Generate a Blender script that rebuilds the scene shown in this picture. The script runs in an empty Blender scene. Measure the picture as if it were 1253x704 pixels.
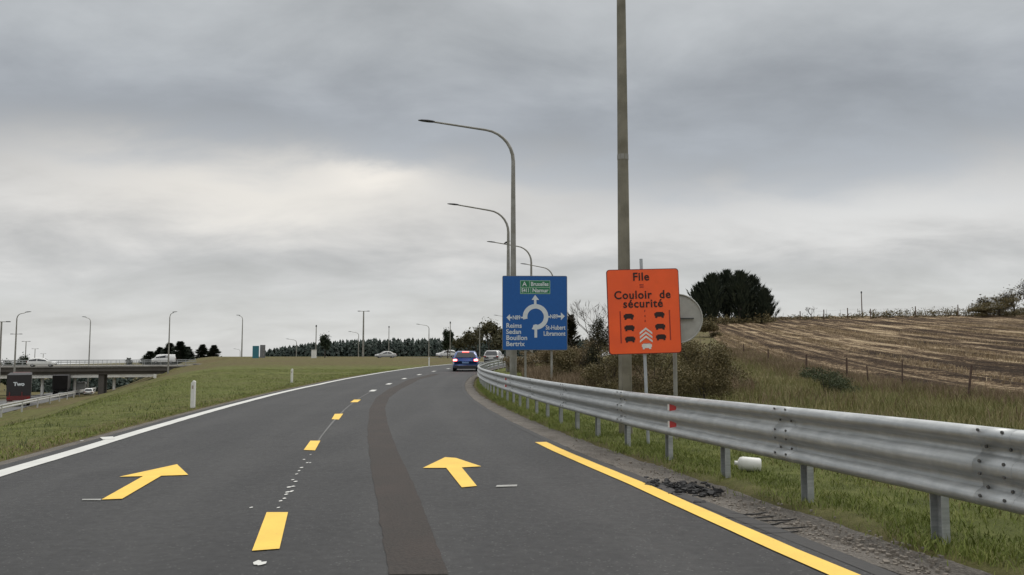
import bpy, math, random
import numpy as np
from mathutils import Vector, Matrix
R = math.radians
random.seed(7); rng = np.random.default_rng(7)
scene = bpy.context.scene
COL = scene.collection

# ---------------------------------------------------------------- camera, world, sun, exposure
F, CX, CY, HZ, CAMZ = 1000.0, 626.5, 352.0, 430.0, 1.3
PITCH = math.atan((HZ - CY) / F)
cam = bpy.data.cameras.new('camera'); cam.sensor_width = 36; cam.lens = 36 * F / 1253
cam.clip_end = 12000; cam.clip_start = 0.05
camo = bpy.data.objects.new('camera', cam); COL.objects.link(camo)
camo.location = (0, 0, CAMZ); camo.rotation_euler = (R(90) + PITCH, 0, 0)
scene.camera = camo
scene.view_settings.view_transform = 'Standard'; scene.view_settings.look = 'None'
scene.view_settings.exposure = 0.52; scene.view_settings.gamma = 1.0
scene.view_settings.use_curve_mapping = False

SUN_EL, SUN_AZ = 52, 25       # soft sun high behind thick cloud, azimuth from +Y towards +X is negative below
sun = bpy.data.lights.new('sun', 'SUN'); sun.energy = 0.9; sun.angle = R(30); sun.color = (1, .96, .9)
suno = bpy.data.objects.new('sun', sun); COL.objects.link(suno)
suno.rotation_euler = (R(90 - SUN_EL), 0, R(180 - 35))   # light comes from behind-left of the camera, high up

world = bpy.data.worlds.new('World'); scene.world = world; world.use_nodes = True
nt = world.node_tree; nt.nodes.clear()
def nn(tree, typ, **kw):
    n = tree.nodes.new(typ)
    for k, v in kw.items():
        if k.startswith('_'): n.inputs[k[1:]].default_value = v
        else: setattr(n, k, v)
    return n
def mathn(tree, op, a, b=None, c=None, clamp=False):
    n = tree.nodes.new('ShaderNodeMath'); n.operation = op; n.use_clamp = clamp
    for i, v in enumerate((a, b, c)):
        if v is None: continue
        if isinstance(v, (int, float)): n.inputs[i].default_value = v
        else: tree.links.new(v, n.inputs[i])
    return n.outputs[0]
def ramp(tree, fac, stops, interp='LINEAR'):
    n = tree.nodes.new('ShaderNodeValToRGB'); cr = n.color_ramp; cr.interpolation = interp
    while len(cr.elements) < len(stops): cr.elements.new(0.5)
    for e, (p, c) in zip(cr.elements, stops):
        e.position = p; e.color = (*c, 1) if len(c) == 3 else c
    tree.links.new(fac, n.inputs[0]); return n.outputs[0]
def mixc(tree, fac, a, b, mode='MIX'):
    n = tree.nodes.new('ShaderNodeMix'); n.data_type = 'RGBA'; n.blend_type = mode
    for i, v in ((0, fac), (6, a), (7, b)):
        if isinstance(v, (int, float)): n.inputs[i].default_value = v
        elif isinstance(v, tuple): n.inputs[i].default_value = (*v, 1)
        else: tree.links.new(v, n.inputs[i])
    return n.outputs[2]
L = nt.links
sky = nn(nt, 'ShaderNodeTexSky', sky_type='NISHITA', sun_disc=False)
sky.sun_elevation = R(SUN_EL); sky.sun_rotation = R(180 + 35)
bgs = nn(nt, 'ShaderNodeBackground', _Strength=0.08); L.new(sky.outputs[0], bgs.inputs[0])
tc = nn(nt, 'ShaderNodeTexCoord'); sep = nn(nt, 'ShaderNodeSeparateXYZ'); L.new(tc.outputs['Generated'], sep.inputs[0])
zz = mathn(nt, 'MAXIMUM', sep.outputs[2], 0.0)
den = mathn(nt, 'ADD', zz, 0.26)
px = mathn(nt, 'DIVIDE', sep.outputs[0], den); py = mathn(nt, 'DIVIDE', sep.outputs[1], den)
cmb = nn(nt, 'ShaderNodeCombineXYZ'); L.new(px, cmb.inputs[0]); L.new(py, cmb.inputs[1])
def cnoise(scale, detail, rough, off, sx=1.0):
    mp = nn(nt, 'ShaderNodeMapping'); mp.inputs['Location'].default_value = off
    mp.inputs['Scale'].default_value = (sx, 1, 1)
    L.new(cmb.outputs[0], mp.inputs[0])
    n = nn(nt, 'ShaderNodeTexNoise'); n.inputs['Scale'].default_value = scale
    n.inputs['Detail'].default_value = detail; n.inputs['Roughness'].default_value = rough
    n.inputs['Distortion'].default_value = .25
    L.new(mp.outputs[0], n.inputs[0]); return n.outputs[0]
n1 = cnoise(1.1, 5, .45, (3.1, 7.7, 0), .75); n2 = cnoise(3.0, 8, .56, (1.3, 2.2, 5), .75)
wob = mathn(nt, 'MULTIPLY', mathn(nt, 'SUBTRACT', n2, .5), .11)
wob2 = mathn(nt, 'MULTIPLY', mathn(nt, 'SUBTRACT', n1, .5), .13)
ze = mathn(nt, 'ADD', mathn(nt, 'ADD', zz, wob), wob2)
def g(v, t=(1, 1, 1)): return tuple(v * k for k in t)
base = ramp(nt, ze, [(0, g(.46, (1, 1, .98))), (.05, g(.44, (.99, 1, .98))), (.09, g(.40, (.99, 1, 1))), (.125, g(.44, (1.01, 1, .98))), (.175, g(.45, (1.01, 1, .98))),
    (.225, g(.28, (.93, 1, 1.08))), (.29, g(.275, (.94, 1, 1.08))), (.35, g(.33, (.95, 1, 1.04))), (.45, g(.38, (.97, 1, 1.02))), (.60, g(.7)), (1, g(1.15))], 'B_SPLINE')
mod = mathn(nt, 'ADD', mathn(nt, 'MULTIPLY', mathn(nt, 'SUBTRACT', n2, .5), .75), mathn(nt, 'ADD', 1.0, mathn(nt, 'MULTIPLY', mathn(nt, 'SUBTRACT', n1, .5), .35)))
vm = nn(nt, 'ShaderNodeVectorMath', operation='SCALE'); L.new(base, vm.inputs[0]); L.new(mod, vm.inputs['Scale'])
# break in the cloud where the light comes through
def patch(x, y, sx, sy):
    d = Vector(((x - CX), F, (HZ - y))).normalized()
    ax = mathn(nt, 'DIVIDE', mathn(nt, 'SUBTRACT', mathn(nt, 'DIVIDE', sep.outputs[0], mathn(nt, 'MAXIMUM', sep.outputs[1], .05)), d.x / d.y), sx)
    ay = mathn(nt, 'DIVIDE', mathn(nt, 'SUBTRACT', mathn(nt, 'ADD', sep.outputs[2], wob), d.z), sy)
    r2 = mathn(nt, 'ADD', mathn(nt, 'MULTIPLY', ax, ax), mathn(nt, 'MULTIPLY', ay, ay))
    e = mathn(nt, 'EXPONENT', mathn(nt, 'MULTIPLY', r2, -1.0))
    return mathn(nt, 'MULTIPLY', e, mathn(nt, 'GREATER_THAN', sep.outputs[1], 0.05))
pa = mathn(nt, 'MULTIPLY', patch(330, 232, .30, .042), .75)
sk = mixc(nt, pa, vm.outputs[0], (.63, .60, .55))
pb = mathn(nt, 'MULTIPLY', patch(1080, 262, .26, .03), .6)
sk = mixc(nt, pb, sk, (.55, .55, .54))
pc_ = mathn(nt, 'MULTIPLY', patch(455, 212, .07, .022), .7)
sk = mixc(nt, pc_, sk, (.70, .66, .60))
bgc = nn(nt, 'ShaderNodeBackground', _Strength=1.0); L.new(sk, bgc.inputs[0])
mx = nn(nt, 'ShaderNodeMixShader'); mx.inputs[0].default_value = .96
L.new(bgs.outputs[0], mx.inputs[1]); L.new(bgc.outputs[0], mx.inputs[2])
out = nn(nt, 'ShaderNodeOutputWorld'); L.new(mx.outputs[0], out.inputs[0])

# ---------------------------------------------------------------- plan of the place (metres)
def prof(Y): return np.interp(Y, [-20, 2, 6, 12, 18, 26, 40, 55, 80, 110, 200], [.06, 0, -.04, -.15, -.21, -.27, -.33, -.30, -.15, 0, 0])
def xc(Y): return .00225057 * Y * Y - .2309033 * Y - .4516197          # ramp centre line
def road_pt(Y, o, z=0.0):
    s = .00450114 * Y - .2309033; n = math.hypot(1, s)
    return (float(xc(Y) + o / n), float(Y - o * s / n), float(prof(Y - o * s / n)) + z)
def at(x, y, Y):        # photo point at depth Y
    u = x - CX; v = CY - y; cp, sp = math.cos(PITCH), math.sin(PITCH)
    ry = F * cp - v * sp; rz = F * sp + v * cp
    return Vector((u / ry * Y, Y, CAMZ + rz / ry * Y))
def ground(x, y):       # photo point met on the ramp surface
    Y = 2.0
    while Y < 200:
        p = at(x, y, Y)
        if p.z < prof(Y): return p.x, Y
        Y += .01
    return p.x, Y
def xf(Y): return np.interp(Y, [-40, 0, 10, 20, 26, 32, 38, 46, 56, 66, 80, 110, 140, 170, 300], [24, 19, 18, 16.8, 16.3, 15.5, 15.7, 16.5, 17.5, 18.7, 20, 26, 33, 40, 80])
def hfield(X, Y):
    u = (.0157 * X + .0573 * Y - 2.04 + .3) / 8.35
    return -.3 + 8.35 * np.clip(u, 0, 1) ** 1.4 - np.clip(u - 1, 0, 3) * 3.0
def sm(t): t = np.clip(t, 0, 1); return t * t * (3 - 2 * t)
def zh(Y): return -4.2 - .8 * (np.clip(Y, 0, 100) - 60) / 40 * 1.5 * (np.clip(Y, 0, 100) > 60) - .033 * np.clip(Y - 100, 0, 2000)
def xedge(Y): return -46 - (Y - 73) * .445
def xcrest(Y): return np.interp(Y, [-40, 0, 16, 23, 40, 65, 100, 130, 150, 160, 400, 2000], [-12, -9, -10, -11.5, -16, -23.5, -31, -40, -49, -54, -166, -900])
CR = np.array([(-60.5, 161.8, -1.32), (-54, 164.5, -1.0), (-46, 167.5, -.6), (-27, 174, -.15), (-14, 178, 0), (30, 190, 0), (90, 205, 0)])
def cross_dist(X, Y):
    best = np.full(np.shape(X), 1e9); zb = np.zeros(np.shape(X))
    for a, b in zip(CR[:-1], CR[1:]):
        d = b[:2] - a[:2]; l2 = d @ d
        t = np.clip(((X - a[0]) * d[0] + (Y - a[1]) * d[1]) / l2, 0, 1)
        q = np.hypot(X - a[0] - t * d[0], Y - a[1] - t * d[1])
        m = q < best; best = np.where(m, q, best); zb = np.where(m, a[2] + t * (b[2] - a[2]), zb)
    return best, zb
def H(X, Y, carve=True):
    X = np.asarray(X, float); Y = np.asarray(Y, float)
    pr = prof(Y); s = .00450114 * Y - .2309033
    o = (X - xc(np.clip(Y, -40, 175))) / np.sqrt(1 + s * s)
    far = np.interp(Y, [0, 200, 320, 600, 1500, 6000], [0, 0, -6, -20, -60, -110])
    base = pr + far
    # left bank falling to the motorway
    xcr, xe = xcrest(Y), xedge(Y)
    t = sm((xcr - X) / np.maximum(xcr - xe, 4)); hw = zh(Y)
    left = base + (hw - base) * t
    lb = sm((xe - 31 - X) / 16.0); left = np.where(X < xe - 31, hw + (np.minimum(np.minimum(-1.5, hw + 3), base - .0) - hw) * lb, left)
    # right bank up to the field
    xr = xc(np.clip(Y, -40, 175)) + 6.5
    hf = hfield(X, Y) + far * .6
    t = sm((X - xr) / np.maximum(xf(Y) - xr, 3))
    right = base + (hf - base) * t
    h = np.where(o < 0, left, np.where(Y < 175, right, base + (hf - base) * sm((X - 60) / 60)))
    h = h - .12 * sm((-o - 4.0) / 5) * (o < 0) * (Y < 60)
    d, zb = cross_dist(X, Y)
    w = sm((11 - d) / 7) * (X > -65); h = h + (zb - h) * w
    h = h + .03 * np.sin(X * 1.3 + Y * .7) * sm((np.abs(o) - 5) / 4) * (np.abs(Y) < 150)
    if carve:
        c = sm((4.6 - np.abs(o)) / .6) * (Y < 178); h = h - .14 * c
        h = h - .12 * sm((4.2 - d) / 1.0) * (X > -65)
        inhw = sm((X - (xe - 30.5)) / 1.0) * sm((xe - .5 - X) / 1.0); h = h - .12 * inhw
        h = h - .25 * sm((X - xf(Y) - .6) / 1.5) * (Y < 172) * (Y > -8) * (X < 115)
    return h
def h1(x, y): return float(H(x, y, False))

# ---------------------------------------------------------------- materials
MATS = {}
def new_mat(name):
    m = bpy.data.materials.new(name); m.use_nodes = True; t = m.node_tree
    return m, t, t.nodes['Principled BSDF']
def mat(name, col, rough=.6, metal=0.0, var=.12, scale=8.0, bump=0.0, emit=None, spec=.5, dirt=None, dscale=1.5, coat=0.0, trans=0.0):
    if name in MATS: return MATS[name]
    m, t, b = new_mat(name)
    tcn = nn(t, 'ShaderNodeTexCoord'); no = nn(t, 'ShaderNodeTexNoise'); no.inputs['Scale'].default_value = scale
    no.inputs['Detail'].default_value = 5; t.links.new(tcn.outputs['Object'], no.inputs[0])
    c = ramp(t, no.outputs[0], [(.3, tuple(v * (1 - var) for v in col)), (.7, tuple(min(1, v * (1 + var)) for v in col))])
    if dirt:
        n2 = nn(t, 'ShaderNodeTexNoise'); n2.inputs['Scale'].default_value = dscale; n2.inputs['Detail'].default_value = 8
        t.links.new(tcn.outputs['Object'], n2.inputs[0])
        f = ramp(t, n2.outputs[0], [(.45, (0, 0, 0)), (.7, (.7, .7, .7))]); c = mixc(t, f, c, dirt)
    t.links.new(c, b.inputs['Base Color']); b.inputs['Roughness'].default_value = rough
    b.inputs['Metallic'].default_value = metal; b.inputs['Specular IOR Level'].default_value = spec
    b.inputs['Coat Weight'].default_value = coat; b.inputs['Transmission Weight'].default_value = trans
    if bump:
        bn = nn(t, 'ShaderNodeBump'); bn.inputs['Strength'].default_value = bump; bn.inputs['Distance'].default_value = .02
        t.links.new(no.outputs[0], bn.inputs['Height']); t.links.new(bn.outputs[0], b.inputs['Normal'])
    if emit:
        b.inputs['Emission Color'].default_value = (*emit[0], 1); b.inputs['Emission Strength'].default_value = emit[1]
    MATS[name] = m; return m
def leafmat(name, cols, rough=.7, clump=1.2, sub=0):
    if name in MATS: return MATS[name]
    m, t, b = new_mat(name)
    ge = nn(t, 'ShaderNodeNewGeometry'); no = nn(t, 'ShaderNodeTexNoise'); no.inputs['Scale'].default_value = clump; no.inputs['Detail'].default_value = 3
    t.links.new(ge.outputs['Position'], no.inputs[0])
    f = mathn(t, 'ADD', mathn(t, 'MULTIPLY', ge.outputs['Random Per Island'], .55), mathn(t, 'MULTIPLY', mathn(t, 'SUBTRACT', no.outputs[0], .28), 1.0), clamp=True)
    k = len(cols) - 1
    c = ramp(t, f, [(i / k, cc) for i, cc in enumerate(cols)])
    t.links.new(c, b.inputs['Base Color']); b.inputs['Roughness'].default_value = rough; b.inputs['Specular IOR Level'].default_value = .25
    MATS[name] = m; return m

def asphalt_mat():
    m, t, b = new_mat('asphalt')
    ge = nn(t, 'ShaderNodeNewGeometry')
    def noise(sc, det, rg=.5, vec=None):
        n = nn(t, 'ShaderNodeTexNoise'); n.inputs['Scale'].default_value = sc; n.inputs['Detail'].default_value = det; n.inputs['Roughness'].default_value = rg
        t.links.new(vec or ge.outputs['Position'], n.inputs[0]); return n.outputs[0]
    fine = noise(260, 3, .7); mid = noise(14, 5, .6); big = noise(.35, 4)
    mp = nn(t, 'ShaderNodeMapping'); mp.inputs['Rotation'].default_value = (0, 0, R(-11)); mp.inputs['Scale'].default_value = (1.5, .05, 1)
    t.links.new(ge.outputs['Position'], mp.inputs[0]); streak = noise(1.0, 4, .5, mp.outputs[0])
    v = mathn(t, 'ADD', mathn(t, 'MULTIPLY', fine, .55), mathn(t, 'ADD', mathn(t, 'MULTIPLY', mid, .2), mathn(t, 'ADD', mathn(t, 'MULTIPLY', big, .35), mathn(t, 'MULTIPLY', streak, .4))))
    c = ramp(t, v, [(.45, (.025, .0252, .0262)), (.75, (.037, .037, .037)), (1.0, (.058, .0575, .056))])
    la = nn(t, 'ShaderNodeAttribute', attribute_name='lateral')
    w1 = mathn(t, 'ABSOLUTE', mathn(t, 'SUBTRACT', mathn(t, 'ABSOLUTE', mathn(t, 'SUBTRACT', mathn(t, 'ABSOLUTE', la.outputs['Fac']), 1.75)), .82))
    tr = mathn(t, 'MULTIPLY', mathn(t, 'SUBTRACT', 1.0, mathn(t, 'DIVIDE', w1, .38), clamp=True), .33)
    c = mixc(t, tr, c, (.060, .0595, .058))
    oil = noise(.9, 6, .7)
    c = mixc(t, ramp(t, oil, [(.56, (0, 0, 0)), (.66, (.35, .35, .35))]), c, (.020, .020, .020))
    wn = nn(t, 'ShaderNodeTexWhiteNoise'); sn = nn(t, 'ShaderNodeVectorMath', operation='SNAP'); sn.inputs[1].default_value = (.012, .012, 5)
    t.links.new(ge.outputs['Position'], sn.inputs[0]); t.links.new(sn.outputs[0], wn.inputs[0])
    spk = mathn(t, 'GREATER_THAN', wn.outputs[0], .985)
    c = mixc(t, mathn(t, 'MULTIPLY', spk, .5), c, (.16, .16, .15))
    t.links.new(c, b.inputs['Base Color'])
    t.links.new(ramp(t, mid, [(.3, (.8, .8, .8)), (.7, (.68, .68, .68))]), b.inputs['Roughness'])
    b.inputs['Specular IOR Level'].default_value = .35
    bn = nn(t, 'ShaderNodeBump'); bn.inputs['Strength'].default_value = .5; bn.inputs['Distance'].default_value = .008
    t.links.new(fine, bn.inputs['Height']); t.links.new(bn.outputs[0], b.inputs['Normal'])
    return m
M_ASPH = asphalt_mat()
def worn_paint(name, col, edge=.57):
    m, t, b = new_mat(name); ge = nn(t, 'ShaderNodeNewGeometry')
    n = nn(t, 'ShaderNodeTexNoise'); n.inputs['Scale'].default_value = 45; n.inputs['Detail'].default_value = 6; n.inputs['Roughness'].default_value = .75
    t.links.new(ge.outputs['Position'], n.inputs[0])
    n2 = nn(t, 'ShaderNodeTexNoise'); n2.inputs['Scale'].default_value = 3; t.links.new(ge.outputs['Position'], n2.inputs[0])
    c = ramp(t, n2.outputs[0], [(.3, tuple(v * .88 for v in col)), (.7, col)])
    f = ramp(t, n.outputs[0], [(edge, (0, 0, 0)), (edge + .2, (.75, .75, .75))])
    t.links.new(mixc(t, f, c, (.08, .075, .06)), b.inputs['Base Color']); b.inputs['Roughness'].default_value = .6
    return m
M_YEL = worn_paint('yellow_paint', (.88, .57, .085), .58)
M_WHT = worn_paint('white_paint', (.62, .62, .58), .6)
M_PATCH = mat('patched_asphalt', (.029, .023, .0185), .85, var=.5, scale=55, bump=.6, dirt=(.042, .03, .024), dscale=1.2)
def ground_mat():
    m, t, b = new_mat('grass_ground'); ge = nn(t, 'ShaderNodeNewGeometry')
    def noise(sc, det, rg=.6):
        n = nn(t, 'ShaderNodeTexNoise'); n.inputs['Scale'].default_value = sc; n.inputs['Detail'].default_value = det; n.inputs['Roughness'].default_value = rg
        t.links.new(ge.outputs['Position'], n.inputs[0]); return n.outputs[0]
    a = nn(t, 'ShaderNodeAttribute', attribute_name='dry')
    big, mid, fine = noise(.25, 5), noise(2.2, 6), noise(38, 5, .75)
    gr = ramp(t, mathn(t, 'ADD', mathn(t, 'MULTIPLY', mid, .6), mathn(t, 'MULTIPLY', fine, .4)), [(.32, (.045, .055, .016)), (.5, (.11, .125, .036)), (.68, (.19, .195, .07))])
    br = ramp(t, mathn(t, 'ADD', mathn(t, 'MULTIPLY', mid, .5), mathn(t, 'MULTIPLY', fine, .5)), [(.3, (.05, .04, .02)), (.5, (.115, .092, .046)), (.75, (.2, .16, .085))])
    f = mathn(t, 'ADD', a.outputs['Fac'], mathn(t, 'MULTIPLY', mathn(t, 'SUBTRACT', big, .48), 1.6), clamp=True)
    t.links.new(mixc(t, f, gr, br), b.inputs['Base Color']); b.inputs['Roughness'].default_value = .9; b.inputs['Specular IOR Level'].default_value = .1
    bn = nn(t, 'ShaderNodeBump'); bn.inputs['Strength'].default_value = .7; bn.inputs['Distance'].default_value = .06
    t.links.new(mathn(t, 'ADD', fine, mid), bn.inputs['Height']); t.links.new(bn.outputs[0], b.inputs['Normal'])
    return m
def gravel_mat():
    m, t, b = new_mat('gravel'); ge = nn(t, 'ShaderNodeNewGeometry')
    v = nn(t, 'ShaderNodeTexVoronoi'); v.inputs['Scale'].default_value = 55; t.links.new(ge.outputs['Position'], v.inputs[0])
    n = nn(t, 'ShaderNodeTexNoise'); n.inputs['Scale'].default_value = 2.2; n.inputs['Detail'].default_value = 8; n.inputs['Roughness'].default_value = .7; t.links.new(ge.outputs['Position'], n.inputs[0])
    c = mixc(t, .5, ramp(t, v.outputs['Color'], [(.2, (.07, .063, .053)), (.9, (.24, .215, .185))]), ramp(t, n.outputs[0], [(.38, (.05, .042, .032)), (.5, (.13, .115, .095)), (.65, (.21, .19, .165))]))
    t.links.new(c, b.inputs['Base Color']); b.inputs['Roughness'].default_value = .95
    bn = nn(t, 'ShaderNodeBump'); bn.inputs['Strength'].default_value = .9; bn.inputs['Distance'].default_value = .02
    t.links.new(v.outputs['Distance'], bn.inputs['Height']); t.links.new(bn.outputs[0], b.inputs['Normal'])
    return m
def field_mat():
    m, t, b = new_mat('stubble_soil'); ge = nn(t, 'ShaderNodeNewGeometry')
    def noise(mapsc, sc, det, rg=.6):
        mp = nn(t, 'ShaderNodeMapping'); mp.inputs['Rotation'].default_value = (0, 0, R(9)); mp.inputs['Scale'].default_value = mapsc
        t.links.new(ge.outputs['Position'], mp.inputs[0])
        n = nn(t, 'ShaderNodeTexNoise'); n.inputs['Scale'].default_value = sc; n.inputs['Detail'].default_value = det; n.inputs['Roughness'].default_value = rg
        t.links.new(mp.outputs[0], n.inputs[0]); return n.outputs[0]
    sp = nn(t, 'ShaderNodeSeparateXYZ'); t.links.new(ge.outputs['Position'], sp.inputs[0])
    qq = mathn(t, 'SUBTRACT', mathn(t, 'MULTIPLY', sp.outputs[0], math.cos(R(9))), mathn(t, 'MULTIPLY', sp.outputs[1], math.sin(R(9))))
    wv = noise((1, .3, 1), .35, 3)
    wave = mathn(t, 'SINE', mathn(t, 'ADD', mathn(t, 'MULTIPLY', qq, 2 * math.pi / 1.5), mathn(t, 'MULTIPLY', wv, 7)))
    spk = noise((1, .5, 1), 5.5, 5, .85)
    bands = noise((1, .035, 1), .42, 3); rows = noise((1, .12, 1), 2.4, 6, .75); clod = noise((1, .5, 1), 2.2, 6, .8)
    v = mathn(t, 'ADD', mathn(t, 'MULTIPLY', bands, .7), mathn(t, 'ADD', mathn(t, 'MULTIPLY', rows, .45), mathn(t, 'ADD', mathn(t, 'MULTIPLY', clod, .4), mathn(t, 'ADD', mathn(t, 'MULTIPLY', wave, .07), mathn(t, 'MULTIPLY', mathn(t, 'SUBTRACT', spk, .5), 1.1)))))
    c = ramp(t, v, [(.62, (.034, .022, .013)), (.76, (.082, .053, .031)), (.82, (.16, .11, .065)), (.88, (.34, .25, .15)), (.98, (.52, .41, .26))])
    t.links.new(c, b.inputs['Base Color']); b.inputs['Roughness'].default_value = .95; b.inputs['Specular IOR Level'].default_value = .1
    bn = nn(t, 'ShaderNodeBump'); bn.inputs['Strength'].default_value = 1; bn.inputs['Distance'].default_value = .25
    t.links.new(v, bn.inputs['Height']); t.links.new(bn.outputs[0], b.inputs['Normal'])
    return m
M_GRASS, M_GRAV, M_FIELD = ground_mat(), gravel_mat(), field_mat()
def galv_mat():
    m, t, b = new_mat('galvanised_steel'); ge = nn(t, 'ShaderNodeNewGeometry')
    n = nn(t, 'ShaderNodeTexNoise'); n.inputs['Scale'].default_value = 6; n.inputs['Detail'].default_value = 7; n.inputs['Roughness'].default_value = .7; t.links.new(ge.outputs['Position'], n.inputs[0])
    mp = nn(t, 'ShaderNodeMapping'); mp.inputs['Scale'].default_value = (.9, .9, 30); t.links.new(ge.outputs['Position'], mp.inputs[0])
    n2 = nn(t, 'ShaderNodeTexNoise'); n2.inputs['Scale'].default_value = 2; n2.inputs['Detail'].default_value = 5; t.links.new(mp.outputs[0], n2.inputs[0])
    f = mathn(t, 'ADD', mathn(t, 'MULTIPLY', n.outputs[0], .55), mathn(t, 'MULTIPLY', n2.outputs[0], .45))
    t.links.new(ramp(t, f, [(.36, (.31, .325, .325)), (.5, (.39, .405, .405)), (.64, (.50, .515, .51))]), b.inputs['Base Color'])
    t.links.new(ramp(t, n.outputs[0], [(.3, (.42, .42, .42)), (.7, (.62, .62, .62))]), b.inputs['Roughness'])
    b.inputs['Metallic'].default_value = .55
    return m
M_GALV = galv_mat()
M_POLE = mat('weathered_pole_steel', (.27, .265, .24), .65, .1, .2, 2.5, dirt=(.17, .155, .115))
M_POLE_OLD = mat('weathered_concrete_pole', (.21, .195, .15), .8, 0, .25, 2.2, dirt=(.11, .10, .07), bump=.2, dscale=3)
M_DARK = mat('dark_plastic', (.03, .031, .033), .5)
M_BLK = mat('black_rubber', (.018, .018, .018), .8)
M_GLASS = mat('car_glass', (.018, .021, .024), .08, spec=.6)
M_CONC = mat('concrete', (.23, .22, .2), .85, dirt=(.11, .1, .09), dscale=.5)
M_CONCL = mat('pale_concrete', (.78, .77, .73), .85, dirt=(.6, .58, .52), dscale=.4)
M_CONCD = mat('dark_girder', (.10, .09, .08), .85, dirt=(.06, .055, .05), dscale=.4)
M_WOOD = mat('fence_wood', (.10, .062, .04), .9, var=.3, scale=12)
M_BARK = mat('bark', (.06, .05, .038), .9, var=.3, scale=6)
M_WHP = mat('white_plastic', (.72, .72, .68), .45, dirt=(.5, .5, .44), dscale=8)

# ---------------------------------------------------------------- helpers
def link(o): COL.objects.link(o); return o
def tag(o, label=None, cat=None, group=None, kind=None):
    if label: o['label'] = label
    if cat: o['category'] = cat
    if group: o['group'] = group
    if kind: o['kind'] = kind
    return o
def empty(name, loc, rz=0):
    o = bpy.data.objects.new(name, None); o.location = loc; o.rotation_euler = (0, 0, rz); o.empty_display_size = .2
    return link(o)
class MB:
    def __init__(s): s.v, s.f, s.m, s.sm = [], [], [], []
    def add(s, vs, fs, mi=0, smooth=False):
        n = len(s.v); s.v += [tuple(v) for v in vs]
        for f in fs: s.f.append(tuple(i + n for i in f)); s.m.append(mi); s.sm.append(smooth)
        return s
    def box(s, c, d, rot=0, mi=0, tilt=None, bev=0):
        x, y, z = d[0] / 2, d[1] / 2, d[2] / 2
        vs = [Vector((a * x, b * y, e * z)) for e in (-1, 1) for a, b in ((-1, -1), (1, -1), (1, 1), (-1, 1))]
        Mx = Matrix.Rotation(rot, 3, 'Z')
        if tilt: Mx = Mx @ Matrix.Rotation(tilt[0], 3, tilt[1])
        c = Vector(c)
        return s.add([Mx @ v + c for v in vs], [(3, 2, 1, 0), (4, 5, 6, 7), (0, 1, 5, 4), (1, 2, 6, 5), (2, 3, 7, 6), (3, 0, 4, 7)], mi)
    def tube(s, pts, rads, n=10, mi=0, cap=True, smooth=True, twist=0):
        pts = [Vector(p) for p in pts]
        if isinstance(rads, (int, float)): rads = [rads] * len(pts)
        rings = []; up = None
        for i, p in enumerate(pts):
            d = (pts[min(i + 1, len(pts) - 1)] - pts[max(i - 1, 0)]).normalized()
            if up is None:
                a = Vector((0, 0, 1)) if abs(d.z) < .9 else Vector((1, 0, 0)); up = (a - d * a.dot(d)).normalized()
            else: up = (up - d * up.dot(d)).normalized()
            b = d.cross(up)
            rings.append([p + (up * math.cos(2 * math.pi * k / n + twist) + b * math.sin(2 * math.pi * k / n + twist)) * rads[i] for k in range(n)])
        vs = [v for r in rings for v in r]; fs = []
        for i in range(len(pts) - 1):
            for k in range(n): fs.append((i * n + k, i * n + (k + 1) % n, (i + 1) * n + (k + 1) % n, (i + 1) * n + k))
        s.add(vs, fs, mi, smooth)
        if cap: s.add(rings[0], [tuple(range(n))[::-1]], mi); s.add(rings[-1], [tuple(range(n))], mi)
        return s
    def prism(s, poly, d0, d1, fn, mi=0):       # poly of (a,b); fn(a,b,depth) -> point
        n = len(poly); vs = [fn(a, b, d0) for a, b in poly] + [fn(a, b, d1) for a, b in poly]
        fs = [tuple(range(n))[::-1], tuple(range(n, 2 * n))] + [(i, (i + 1) % n, (i + 1) % n + n, i + n) for i in range(n)]
        return s.add(vs, fs, mi)
    def build(s, name, mats, parent=None, bevel=0, autosmooth=False):
        me = bpy.data.meshes.new(name); me.from_pydata(s.v, [], s.f)
        for m in (mats if isinstance(mats, (list, tuple)) else [mats]): me.materials.append(m)
        me.polygons.foreach_set('material_index', s.m); me.polygons.foreach_set('use_smooth', s.sm)
        me.update()
        o = bpy.data.objects.new(name, me); link(o)
        if parent: o.parent = parent
        if bevel:
            b = o.modifiers.new('bevel', 'BEVEL'); b.width = bevel; b.segments = 2; b.limit_method = 'ANGLE'
        return o
def npmesh(name, V, T, m, smooth=False, parent=None):
    me = bpy.data.meshes.new(name); V = np.asarray(V, np.float32); T = np.asarray(T, np.int32)
    me.vertices.add(len(V)); me.vertices.foreach_set('co', V.ravel())
    k = T.shape[1]; me.loops.add(T.size); me.loops.foreach_set('vertex_index', T.ravel())
    me.polygons.add(len(T)); me.polygons.foreach_set('loop_start', np.arange(0, T.size, k, dtype=np.int32))
    me.polygons.foreach_set('loop_total', np.full(len(T), k, np.int32))
    if smooth: me.polygons.foreach_set('use_smooth', np.ones(len(T), bool))
    me.materials.append(m); me.update(calc_edges=True); me.validate()
    o = bpy.data.objects.new(name, me); link(o)
    if parent: o.parent = parent
    return o
def copy_tree(o, parent=None, name=None):
    c = o.copy(); COL.objects.link(c); c.parent = parent
    for ch in list(o.children): copy_tree(ch, c)
    return c
def gridmesh(name, X, Y, Z, m, smooth=True):
    ny, nx = X.shape; V = np.stack([X, Y, Z], -1).reshape(-1, 3)
    i = np.arange(ny * nx).reshape(ny, nx)
    T = np.stack([i[:-1, :-1], i[:-1, 1:], i[1:, 1:], i[1:, :-1]], -1).reshape(-1, 4)
    return npmesh(name, V, T, m, smooth)

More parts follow.
